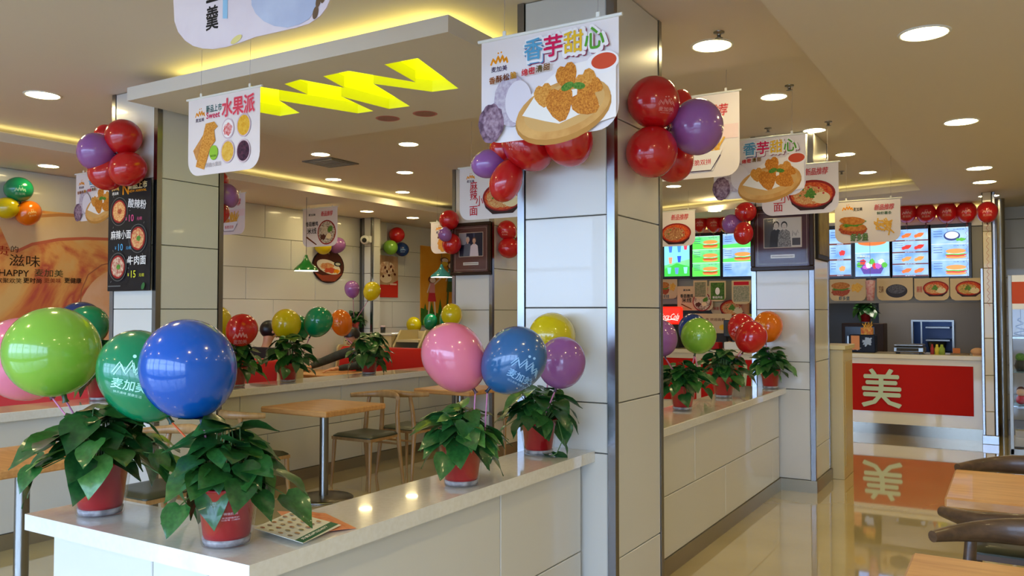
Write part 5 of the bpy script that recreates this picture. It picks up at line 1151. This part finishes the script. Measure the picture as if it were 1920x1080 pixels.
mini(1714, 1780, 522, 563, m_bowl, 'red noodle bowl paper banner under the screens'); mini(1781, 1845, 522, 563, lambda p, W_, H: p_bowl(p, .56*W_, .55*H, .40*W_, flat((220, 180, 110), (190, 150, 70), 60)), 'yellow noodle bowl paper banner next to the pillar')
mini(1236, 1270, 524, 560, m_burg, 'burger paper banner next to the big column over the drink sign')
mini(1270, 1337, 537, 582, p_mixian, 'rice noodle paper banner over the lime balloon', YT-.2)
mini(1333, 1400, 567, 590, m_bowl, 'noodle bowl paper banner before the cashier', YT-.1)
mini(1290, 1372, 588, 625, lambda p, W_, H: (p.text('新品上市 欢迎品尝', .5*W_, .7*H, .14*H, BRN, w=.7*W_, bold=.03), p.ell(.8*W_, .3*H, .08*W_, .14*H, YEL)), 'cream paper notice behind the lime balloon', YT-.3)
mini(1300, 1326, 526, 560, lambda p, W_, H: p.rect(.1*W_, .1*H, .9*W_, .9*H, flat((110, 120, 90), (160, 150, 120), 40)), 'green patterned flyer under the screens, first of two', YT-.22)
mini(1330, 1361, 527, 565, lambda p, W_, H: (p.rect(.08*W_, .08*H, .92*W_, .92*H, flat((90, 130, 50), (60, 90, 40), 30)), p.ell(.5*W_, .5*H, .14*W_, .18*H, WHT), p.text('新店开业', .5*W_, .2*H, .12*H, WHT, w=.6*W_, bold=.03)), 'bright green flyer with white figure under the screens', YT-.24)
mini(1372, 1408, 526, 570, lambda p, W_, H: (p.rect(.1*W_, .8*H, .9*W_, .95*H, REDI), p.rect(.08*W_, .1*H, .92*W_, .76*H, flat((120, 130, 110), (180, 170, 150), 50))), 'patterned flyer with red header beside the far column', YT-.24)
# red drink sign on the dispenser
a = atY(1238, 605, 11.5); b_ = atY(1281, 575, 11.5); t = thing('drink_dispenser', 'dark drink dispenser with glowing red sign on the counter', 'dispenser', ((a.x+b_.x)/2, 11.45, .985))
s = MB(); s.box((a.x-.05, 11.3, .985), (b_.x+.0, 11.62, a.z-.02), flat((44, 42, 40)), .01); put('body', s, t)
s = MB(); s.box((a.x-.04, 11.29, 1.06), (b_.x-.02, 11.3, 1.12), STEEL); put('drip_tray', s, t)
s = MB(); s.box((a.x-.0, 11.42, a.z-.02), (b_.x, 11.5, b_.z), emit('sign_red', (255, 30, 10), 1.2), .02); put('sign_box', s, t)
p = Print(front(a.x, 11.42, a.z-.02), .001); ww, hh = b_.x-a.x, b_.z-a.z; p.text('Coca·Cola', ww/2, hh*.48, hh*.36, emit('sign_white', (255, 210, 200), 1.1), w=ww*.85, bold=.01, shear=.35)
p.line([(ww*.1, hh*.3), (ww*.3, hh*.24), (ww*.6, hh*.30), (ww*.86, hh*.24)], .012, emit('sign_white', (255, 210, 200), 1.1)); put('sign_lettering', p.mb, t)
# till screen
a = atY(1357, 600, 11.35); t = thing('till_monitor', 'dark till monitor on the counter left of the red balloons', 'monitor', (a.x+.12, 11.35, .985))
s = MB(); s.box((a.x, 11.33, 1.16), (a.x+.30, 11.36, a.z), BLACKP, .008); put('bezel', s, t)
s = MB(); s.box((a.x+.02, 11.327, 1.18), (a.x+.28, 11.33, a.z-.02), flat((70, 70, 66), rough=.15)); put('display', s, t)
s = MB(); s.box((a.x+.12, 11.36, .985), (a.x+.18, 11.40, 1.25), BLACKP); s.box((a.x+.05, 11.3, .985), (a.x+.25, 11.46, 1.0), BLACKP); put('stand', s, t)
s = MB(); s.box((a.x+.05, 11.18, .986), (a.x+.34, 11.29, 1.09), WHITEP, .01); solo('receipt_printer', s, (a.x+.2, 11.24, .986), 'white receipt printer in front of the till monitor', 'printer')
s = MB(); s.box((a.x-.30, 11.2, .986), (a.x-.03, 11.4, 1.08), flat((170, 30, 30)), .01); solo('red_box', s, (a.x-.16, 11.3, .986), 'red box on the counter beside the lime balloon', 'box')
# kitchen back wall with pass window
KB = mat('kitchen_wall', (112, 106, 100), .6); YK = 13.5
a = atY(1712, 603, YK); b_ = atY(1786, 662, YK); wx0, wx1, wz0, wz1 = a.x, b_.x, b_.z-.05, a.z; kx0 = atY(1648, 600, YK).x
s = MB(); s.box((kx0, YK, 0), (wx0, YK+.1, 2.66), KB); s.box((wx1, YK, 0), (-.1, YK+.1, 2.66), KB); s.box((wx0, YK, wz1), (wx1, YK+.1, 2.66), KB); s.box((wx0, YK, 0), (wx1, YK+.1, wz0), KB); struct('wall_kitchen', s)
s = MB(); s.box((-.2, 11.72, 0), (-.17, 13.6, 2.87), KB); struct('wall_kitchen_right', s)
s = MB(); s.box((-6.4, 14.9, 0), (kx0, 15.0, 2.66), mat('kitchen_far', (90, 92, 94), .5)); struct('wall_kitchen_far', s)
s = MB(); e = .025
for q in (((wx0-e, wz0), (wx0, wz1)), ((wx1, wz0), (wx1+e, wz1)), ((wx0-e, wz1), (wx1+e, wz1+e)), ((wx0+.1, wz0), (wx0+.12, wz1))): s.box((q[0][0], YK-.02, q[0][1]), (q[1][0], YK, q[1][1]), STEEL)
struct('window_9', s)
s = MB(); s.box((wx0-.3, YK+.9, .0), (wx1+.3, YK+.95, 2.2), mat('back_kitchen_blue', (36, 60, 104), .3, .2)); struct('wall_inner_kitchen', s)
for i in range(3):
    z = wz0+.02+i*.19; s = MB(); s.box((wx0+.14, YK+.3, z), (wx1-.05, YK+.9, z+.02), STEEL); solo('steel_shelf', s, (wx0+.4, YK+.5, z), ('lowest', 'middle', 'top')[i]+' steel shelf seen through the kitchen pass window', 'shelf', 'shelves behind the pass window')
s = MB(); s.lathe([(.001, 0), (.1, 0), (.13, .14), (.135, .15)], (wx0+.28, YK+.45, wz0+.041), STEEL, 20); solo('steel_pan', s, (wx0+.28, YK+.45, wz0+.041), 'steel pan inside the kitchen pass window', 'pan')
_kl = bpy.data.lights.new('kitchen_fill', 'AREA'); _kl.size = .6; _kl.energy = 14; _kl.color = (1, .9, .75); _ko = bpy.data.objects.new('kitchen_fill', _kl); COL.objects.link(_ko); _ko.location = (-1.4, 12.9, 2.55)  # area lamp added out of view to brighten the kitchen
_k2 = bpy.data.lights.new('kitchen_fill', 'AREA'); _k2.size = .5; _k2.energy = 5; _k2.color = (.6, .8, 1); _k3 = bpy.data.objects.new('kitchen_fill', _k2); COL.objects.link(_k3); _k3.location = (-1.0, 14.0, 2.1)  # unseen bluish area lamp added to light the pass window
# dark glass-door cooler with a plant on top
a = atY(1578, 606, 12.9); b_ = atY(1646, 655, 12.9); cx0, cx1, cz = a.x, b_.x+.08, a.z
t = thing('kitchen_cabinet', 'dark wooden glass-fronted cabinet behind the serving counter', 'cabinet', ((cx0+cx1)/2, 13.0, 0))
s = MB(); s.box((cx0, 12.9, 0), (cx1, 13.3, cz), flat((58, 40, 28)), .006); put('body', s, t)
s = MB(); s.box((cx0+.05, 12.885, .5), (cx1-.12, 12.9, cz-.05), flat((24, 22, 26), rough=.08)); d_ = put('door', s, t)
s = MB(); s.box((cx0+.08, 12.87, .9), (cx0+.1, 12.885, 1.15), STEEL); put('handle', s, d_)
plant(((cx0+cx1)/2+.02, 13.08, cz+.001), 61, 'dark pothos on the wooden cabinet behind the serving counter', 34, .2, .2, 1.0, .13)
t = thing('menu_stand', 'dark promotional box on the counter with cream and orange snack cards', 'stand', (-1.62, 11.35, .985))
a = atY(1592, 662, 11.3); b_ = atY(1641, 628, 11.3); s = MB(); s.box((a.x, 11.3, .985), (b_.x, 11.5, b_.z), flat((30, 36, 52)), .01); put('box_body', s, t)
p = Print(front(a.x, 11.3, .985), .001); p.ell(.22, .14, .06, .05, flat((170, 190, 220)), .5, wob=.3); p.ell(.09, .05, .05, .02, flat((210, 215, 230)), wob=.3); put('printed_picture', p.mb, t)
q = atY(1596, 645, 11.28); s = MB(); s.box((q.x, 11.27, 1.02), (q.x+.10, 11.28, 1.20), flat((220, 150, 100))); put('orange_card', s, t)
q = atY(1613, 628, 11.29)
s = MB(); s.box((q.x, 11.32, b_.z), (q.x+.14, 11.42, b_.z+.09), flat((226, 190, 90), (200, 90, 50), 30), .004); fb = solo('fries_box', s, (q.x+.07, 11.37, b_.z), 'paper box of fries on top of the dark promotional box', 'box')
s = MB()
for i in range(12): r_ = random.Random(i); c0 = Vector((q.x+.02+.009*i, 11.37+r_.uniform(-.03, .03), b_.z+.08)); s.tube([c0, c0+Vector((r_.uniform(-.05, .05), 0, r_.uniform(.04, .09)))], .005, FRY, 5)
put('french_fries', s, fb, kind='stuff')
# hot plate
a = atY(1676, 650, 11.25); b_ = atY(1734, 645, 11.25); t = thing('contact_grill', 'steel hot plate warmer on the serving counter', 'appliance', ((a.x+b_.x)/2, 11.25, .985))
s = MB(); s.box((a.x, 11.15, 1.005), (b_.x, 11.45, 1.075), STEEL, .012); put('body', s, t)
s = MB(); s.box((a.x+.01, 11.14, 1.085), (b_.x-.01, 11.45, 1.105), STEEL, .006); put('top_plate', s, t)
s = MB(); s.box((a.x+.04, 11.144, 1.02), (b_.x-.06, 11.152, 1.06), flat((60, 56, 44))); put('control_strip', s, t)
for x in (a.x+.04, b_.x-.04):
    for y in (11.2, 11.4): s = MB(); s.lathe([(.015, .0), (.015, .022)], (x, y, .985), BLACKP, 10); put('foot', s, t)
for px, cc, lab, r_ in ((1757, (206, 190, 70), 'yellow-green sauce bottle on the serving counter', .028), (1766, (150, 170, 70), 'squat green sauce jar on the serving counter', .035), (1748, (170, 60, 60), 'red sauce bottle on the serving counter', .022)):
    q = atY(px, 663, 11.3); s = MB(); s.lathe([(.001, 0), (r_, 0), (r_, .07), (r_*.5, .095), (r_*.45, .12), (.001, .122)], (q.x, 11.3, .985), flat(cc, rough=.2), 14); solo('sauce_bottle', s, (q.x, 11.3, .985), lab, 'bottle')
q = atY(1800, 665, 11.35); s = MB(); s.box((q.x-.1, 11.25, .985), (q.x+.1, 11.45, 1.0), flat((120, 100, 70))); solo('serving_tray', s, (q.x, 11.35, .985), 'brown serving tray with an orange card', 'tray')
s = MB(); s.box((q.x-.08, 11.4, 1.0), (q.x+.0, 11.41, 1.06), flat((210, 120, 50))); solo('orange_card', s, (q.x, 11.4, 1.0), 'small orange card standing on the brown tray', 'card')
q = atY(1833, 665, 11.2); s = MB(); s.ball((q.x, 11.22, 1.03), .075, flat((206, 160, 120)), 16, 10, (1, .8, .62)); s.box((q.x-.05, 11.17, .985), (q.x+.06, 11.27, 1.0), flat((196, 150, 104))); solo('wrapped_burger', s, (q.x, 11.22, .985), 'paper-wrapped burger beside the chrome pillar', 'burger')
# pink cup hanging from the soffit
q = atY(1632, 545, 11.6); t = thing('drink_cup_model', 'pink striped drink cup hanging in front of the paper banners', 'cup', (q.x, 11.6, q.z-.13))
s = MB(); s.lathe([(.001, 0), (.045, 0), (.06, .25), (.062, .26), (.001, .27)], (q.x, 11.6, q.z-.13), flat((220, 130, 130), (236, 200, 196), 30), 18); put('cup', s, t)
s = MB(); s.tube([(q.x, 11.6, q.z+.13), (q.x, 11.6, ZS)], .002, GREY, 4); put('string', s, t)
# cabinet by the far column
t = thing('waste_cabinet', 'beige tray and waste cabinet standing against the far aisle column', 'cabinet', (-1.55, 8.1, 0))
s = MB(); s.box((-1.80, 7.90, 0), (-1.31, 8.38, 1.16), BEIGE, .004); put('body', s, t)
s = MB(); s.box((-1.82, 7.88, 1.16), (-1.29, 8.40, 1.20), mat('cabinet_top', (222, 206, 150), .3, coat=.3), .004); put('top', s, t)
s = MB(); s.box((-1.309, 7.95, .12), (-1.303, 8.33, 1.05), mat('beige_door', (196, 172, 112), .4)); d_ = put('door', s, t)
# slim tiled pillar by the counter end
t = thing('pillar', None, None, (-.24, 10.95, 0), kind='structure')
s = MB(); s.box((-.29, 10.88, 0), (-.19, 11.02, ZS), CORE); put('core', s, t)
panels(t, (-.285, 10.88, 0), (1, 0, 0), (0, -1, 0), .09, [.1, .37, .78, 1.2, 1.6, 2.0, 2.42, ZS], cols=9, start=9, m=mat('pillar_cream', (216, 198, 150), .3, coat=.3))
for x in (-.315, -.188): s = MB(); s.box((x, 10.86, .1), (x+.028, 10.9, 2.0 if x < -.3 else ZS), CHROME, .004); put('corner_strip', s, t)
s = MB(); s.box((-.32, 10.85, 0), (-.155, 10.9, .1), CHROME, .004); put('foot_plate', s, t)
s = MB(); s.tube([(-.12, 11.6, 0), (-.12, 11.6, ZS)], .05, STEEL, 20); tag(put('pillar', s), kind='structure')
# display cabinet at the right edge
t = thing('display_cabinet', 'grey-framed glass display cabinet with a white and orange header', 'cabinet', (.4, 10.4, 0)); GF = mat('frame_grey', (140, 138, 130), .35, .5)
DX0 = -.045; DZ = atY(1900, 516, 10.2).z
for x in (DX0, .85):
    for y in (10.2, 10.56): s = MB(); s.box((x, y, 0), (x+.035, y+.035, DZ), GF, .003); put('post', s, t)
for z in (.06, .5, .86, 1.22, 1.56): s = MB(); s.box((DX0+.03, 10.22, z), (.86, 10.58, z+.012), clear('shelf_glass', (190, 210, 200), .2)); put('shelf', s, t)
s = MB(); s.box((DX0, 10.2, 0), (.885, 10.595, .06), GF); put('base', s, t)
hz = [(DZ-.36, DZ-.30, WHITEP), (DZ-.30, DZ-.07, flat((200, 80, 40))), (DZ-.07, DZ, WHITEP)]
for z0, z1, m_ in hz: s = MB(); s.box((DX0+.036, 10.205, z0), (.85, 10.225, z1), m_); put('header_panel', s, t)
s = MB(); s.box((DX0+.036, 10.207, .06), (.85, 10.211, DZ-.36), CLEAR); put('glass', s, t)
for z, k, lab, cc in ((.074, 0, 'stack of white paper boxes on the lowest cabinet shelf', (206, 206, 200)), (.514, 1, 'cream and red doll on the cabinet shelf', (226, 190, 150)), (.874, 2, 'small dark pot ornament on the third cabinet shelf', (60, 60, 50)), (1.234, 3, 'black wire ornament on the top cabinet shelf', (40, 40, 44))):
    x, y = .06, 10.38; s = MB()
    if k == 0: s.box((x-.07, y-.1, z), (x+.12, y+.1, z+.1), flat(cc), .004); s.box((x-.06, y-.09, z+.1), (x+.1, y+.08, z+.17), flat((190, 190, 186)), .004)
    elif k == 1: s.ball((x, y, z+.05), .05, flat((190, 40, 40)), 14, 8); s.ball((x, y, z+.13), .045, flat(cc), 14, 8); s.ball((x, y+.015, z+.15), .042, flat((90, 50, 30)), 14, 8)
    elif k == 2: s.lathe([(.001, 0), (.04, 0), (.06, .05), (.045, .1), (.05, .11)], (x, y, z), flat(cc), 16); s.ball((x, y, z+.14), .05, HERB, 10, 8)
    else: s.tube([(x+.06*math.cos(i*.6)*(1-i/40), y+.03*math.sin(i*.6), z+.007*i) for i in range(30)], .006, flat(cc), 6)
    solo(['paper_box', 'doll', 'ornament', 'ornament'][k], s, (x, y, z), lab, ['box', 'doll', 'ornament', 'ornament'][k])
s = MB(); s.box((.02, 12.55, .25), (.12, 12.58, .45), STEEL, .004); solo('wall_outlet', s, (.07, 12.57, .25), 'steel socket plate low on the back wall beyond the pillar', 'socket')

# ================================================================== PEOPLE
def skinned(J, E, m_, name, root, lvl=2):
    me = bpy.data.meshes.new(name); ks = list(J); me.from_pydata([J[k][0] for k in ks], [(ks.index(a), ks.index(b)) for a, b in E], [])
    o = bpy.data.objects.new(name, me); COL.objects.link(o); o.modifiers.new('skin', 'SKIN'); me.skin_vertices or me.attributes
    if not me.skin_vertices: bpy.context.view_layer.objects.active = o; o.select_set(True)
    sv = me.skin_vertices[0].data
    for i, k in enumerate(ks): r_ = J[k][1]; sv[i].radius = (r_, r_) if not isinstance(r_, tuple) else r_; sv[i].use_root = (k == root)
    sb = o.modifiers.new('sub', 'SUBSURF'); sb.levels = lvl; sb.render_levels = lvl
    dg = bpy.context.evaluated_depsgraph_get(); out = bpy.data.meshes.new_from_object(o.evaluated_get(dg)); bpy.data.objects.remove(o)
    out.materials.clear(); out.materials.append(m_); out.polygons.foreach_set('use_smooth', [True]*len(out.polygons)); out.name = name; return out
SKIN = mat('skin', (206, 150, 116), .5); HAIR = mat('hair_black', (20, 16, 16), .4)
def V(*a): return Vector(a)
def hand(J, E, wrist, elbow, tag_, up=V(0, 0, 1)):
    d = (wrist-elbow).normalized(); sd = d.cross(up).normalized(); pm = wrist+d*.055; J[tag_+'palm'] = (pm, .026); E.append((tag_+'w', tag_+'palm'))
    for i in range(4):
        b0 = pm+d*.03+sd*(-.027+.018*i); L_ = (.06, .072, .067, .052)[i]; b1 = b0+d*L_*.55-up*.006; b2 = b1+d*L_*.45-up*.018
        for n_, q, r_ in (('a', b0, .0095), ('b', b1, .0085), ('c', b2, .007)): J['%sf%d%s' % (tag_, i, n_)] = (q, r_)
        E += [(tag_+'palm', '%sf%da' % (tag_, i)), ('%sf%da' % (tag_, i), '%sf%db' % (tag_, i)), ('%sf%db' % (tag_, i), '%sf%dc' % (tag_, i))]
    sg = 1 if tag_ == 'L' else -1; t0 = wrist+d*.025+sd*sg*.028; t1 = t0+d*.03+sd*sg*.02
    J[tag_+'t0'] = (t0, .011); J[tag_+'t1'] = (t1, .009); E += [(tag_+'w', tag_+'t0'), (tag_+'t0', tag_+'t1')]
def person(lab, pel, chest, neck, head, face, shL, elL, wrL, shR, elR, wrR, knL, anL, knR, anR, top, bottom, collar=None):
    t = thing('person', lab, 'person', (pel.x, pel.y, min(anL.z, anR.z)-.09 if anL.z < .3 else 0))
    off = Vector(t.location); mid = (pel+chest)/2; hl = (shL-chest).normalized(); hw = hl*.085
    J = {'pel': (pel, (.11, .09)), 'mid': (mid, (.085, .075)), 'ch': (chest, (.085, .07)), 'nk': (neck, .046), 'hd0': (neck.lerp(head, .55), (.06, .065)), 'hd': (head, (.078, .09)), 'hd1': (head+(head-neck).normalized()*.075, (.062, .07)),
         'shL': (shL, .045), 'elL': (elL, .042), 'Lw': (wrL, .026), 'shR': (shR, .045), 'elR': (elR, .042), 'Rw': (wrR, .026),
         'hL': (pel+hw, .09), 'knL': (knL, .06), 'anL': (anL, .04), 'ftL': (anL+V(face.x, face.y, 0).normalized()*.14-V(0, 0, .05), .035), 'hR': (pel-hw, .09), 'knR': (knR, .06), 'anR': (anR, .04), 'ftR': (anR+V(face.x, face.y, 0).normalized()*.14-V(0, 0, .05), .035)}
    E = [('pel', 'mid'), ('mid', 'ch'), ('ch', 'nk'), ('nk', 'hd0'), ('hd0', 'hd'), ('hd', 'hd1'), ('ch', 'shL'), ('shL', 'elL'), ('elL', 'Lw'), ('ch', 'shR'), ('shR', 'elR'), ('elR', 'Rw'), ('pel', 'hL'), ('hL', 'knL'), ('knL', 'anL'), ('anL', 'ftL'), ('pel', 'hR'), ('hR', 'knR'), ('knR', 'anR'), ('anR', 'ftR')]
    clo = lambda ks, g: {k: (J[k][0], tuple(x+g for x in J[k][1]) if isinstance(J[k][1], tuple) else J[k][1]+g) for k in ks}
    kt = ['pel', 'mid', 'ch', 'shL', 'elL', 'Lw', 'shR', 'elR', 'Rw']; kb = ['pel', 'hL', 'knL', 'anL', 'hR', 'knR', 'anR']
    Jt, Jb = clo(kt, .014), clo(kb, .012)
    Jt.update(clo(['mid', 'ch'], .048)); Jt.update(clo(['pel', 'shL', 'shR'], .026))
    for q in 'LR': w_ = J[q+'w'][0]; e_ = J['el'+q][0]; Jt[q+'w'] = (w_.lerp(e_, .06), .036)
    Jt['nkj'] = (chest.lerp(neck, .62), (.082, .08)); E.append(('ch', 'nkj')); kt.append('nkj')
    Et = [e for e in E if e[0] in kt and e[1] in kt]; Eb = [e for e in E if e[0] in kb and e[1] in kb]
    E = [e for e in E if 'nkj' not in e]; hand(J, E, wrL, elL, 'L'); hand(J, E, wrR, elR, 'R')
    def mv(me): me.transform(Matrix.Translation(-off)); return me
    put('body', mv(skinned(J, E, SKIN, 'body', 'pel')), t, False)
    put('jacket', mv(skinned(Jt, Et, top, 'jacket', 'pel')), t, False); put('trousers', mv(skinned(Jb, Eb, bottom, 'trousers', 'pel')), t, False)
    f_ = face.normalized(); u_ = (head-neck).normalized(); r_ = f_.cross(u_).normalized(); u2 = r_.cross(f_)
    M3 = Matrix((r_, f_, u2)).transposed(); s = MB(); s.ball(head+u2*.028-f_*.018, .105, HAIR, 22, 14, (.93, 1.02, 1.0), M3)
    # cut the face opening: drop vertices low in front
    keep = [i for i, v in enumerate(s.v) if not ((v-head).dot(f_) > .035 and (v-head).dot(u2) < .055) and (v-head).dot(u2) > -.075]
    ks = set(keep); rm = {o_: n_ for n_, o_ in enumerate(keep)}; fs = [[rm[i] for i in f] for f in s.f if all(i in ks for i in f)]
    s2 = MB(); s2.add([s.v[i] for i in keep], fs, HAIR, True); put('hair', s2, t)
    s = MB(); s.ball(head+f_*.098-u2*.012, .014, SKIN, 10, 8, (.8, 1.1, 1.5), M3); put('nose', s, t)
    for q in (-1, 1):
        s = MB(); s.ball(head+f_*.083+r_*.03*q+u2*.012, .010, BLACKP, 10, 8, (1.2, .6, .7), M3); put('eye', s, t)
        s = MB(); s.ball(head+r_*.088*q-u2*.0, .022, SKIN, 10, 8, (.4, .8, 1.3), M3); put('ear', s, t)
    s = MB(); s.ball(head+f_*.086-u2*.045, .016, mat('lips', (170, 90, 80), .5), 10, 6, (1.3, .5, .4), M3); put('mouth', s, t)
    if collar: s = MB(); s.tube([neck+Vector((.065*math.cos(a), .065*math.sin(a), -.02)) for a in [i*math.pi/8 for i in range(17)]], .022, collar, 8); put('collar', s, t)
    return t
DKJ = mat('jacket_dark', (40, 44, 44), .8, noise=(54, 58, 56), nscale=20); BKJ = mat('jacket_black', (22, 22, 26), .7); DEN = mat('trousers_dark', (34, 36, 46), .8)
h = atX(657, 630, -7.25)
person('person in dark grey jacket leaning over the booth table, head bowed', V(-7.30, 8.42, .57), V(-7.28, 8.24, .93), V(-7.27, 8.12, 1.06), V(-7.26, 8.03, 1.17), V(-.25, -.75, -.62),
       V(-7.46, 8.16, .98), V(-7.72, 7.92, .84), V(-7.66, 7.66, .795), V(-7.10, 8.14, .98), V(-7.02, 7.88, .83), V(-7.20, 7.66, .795), V(-7.40, 7.95, .60), V(-7.40, 7.9, .10), V(-7.18, 7.95, .60), V(-7.18, 7.9, .10), DKJ, DEN)
person('dark-haired person in black seen over the red sofa back', V(-7.35, 6.62, .57), V(-7.35, 6.66, .97), V(-7.35, 6.69, 1.13), V(-7.35, 6.74, 1.27), V(.35, .9, -.2),
       V(-7.53, 6.67, 1.04), V(-7.60, 6.85, .82), V(-7.52, 7.05, .80), V(-7.17, 6.67, 1.04), V(-7.08, 6.86, .84), V(-7.16, 7.08, .82), V(-7.45, 7.05, .60), V(-7.45, 7.05, .1), V(-7.22, 7.05, .60), V(-7.22, 7.05, .1), BKJ, DEN)
q = atY(1398, 562, 11.95)
person('cashier with black hair and yellow collar bending behind the counter', V(q.x+.05, 12.0, .95), V(q.x+.03, 11.98, 1.32), V(q.x+.01, 11.95, 1.47), V(q.x, 11.88, q.z), V(-.5, -.7, -.5),
       V(q.x-.15, 11.97, 1.38), V(q.x-.22, 11.86, 1.15), V(q.x-.16, 11.70, 1.05), V(q.x+.21, 11.97, 1.38), V(q.x+.26, 11.88, 1.14), V(q.x+.18, 11.72, 1.06), V(q.x-.04, 12.0, .5), V(q.x-.04, 12.02, .1), V(q.x+.14, 12.0, .5), V(q.x+.14, 12.02, .1), BKJ, BKJ, mat('collar_yellow', (220, 190, 40), .6))
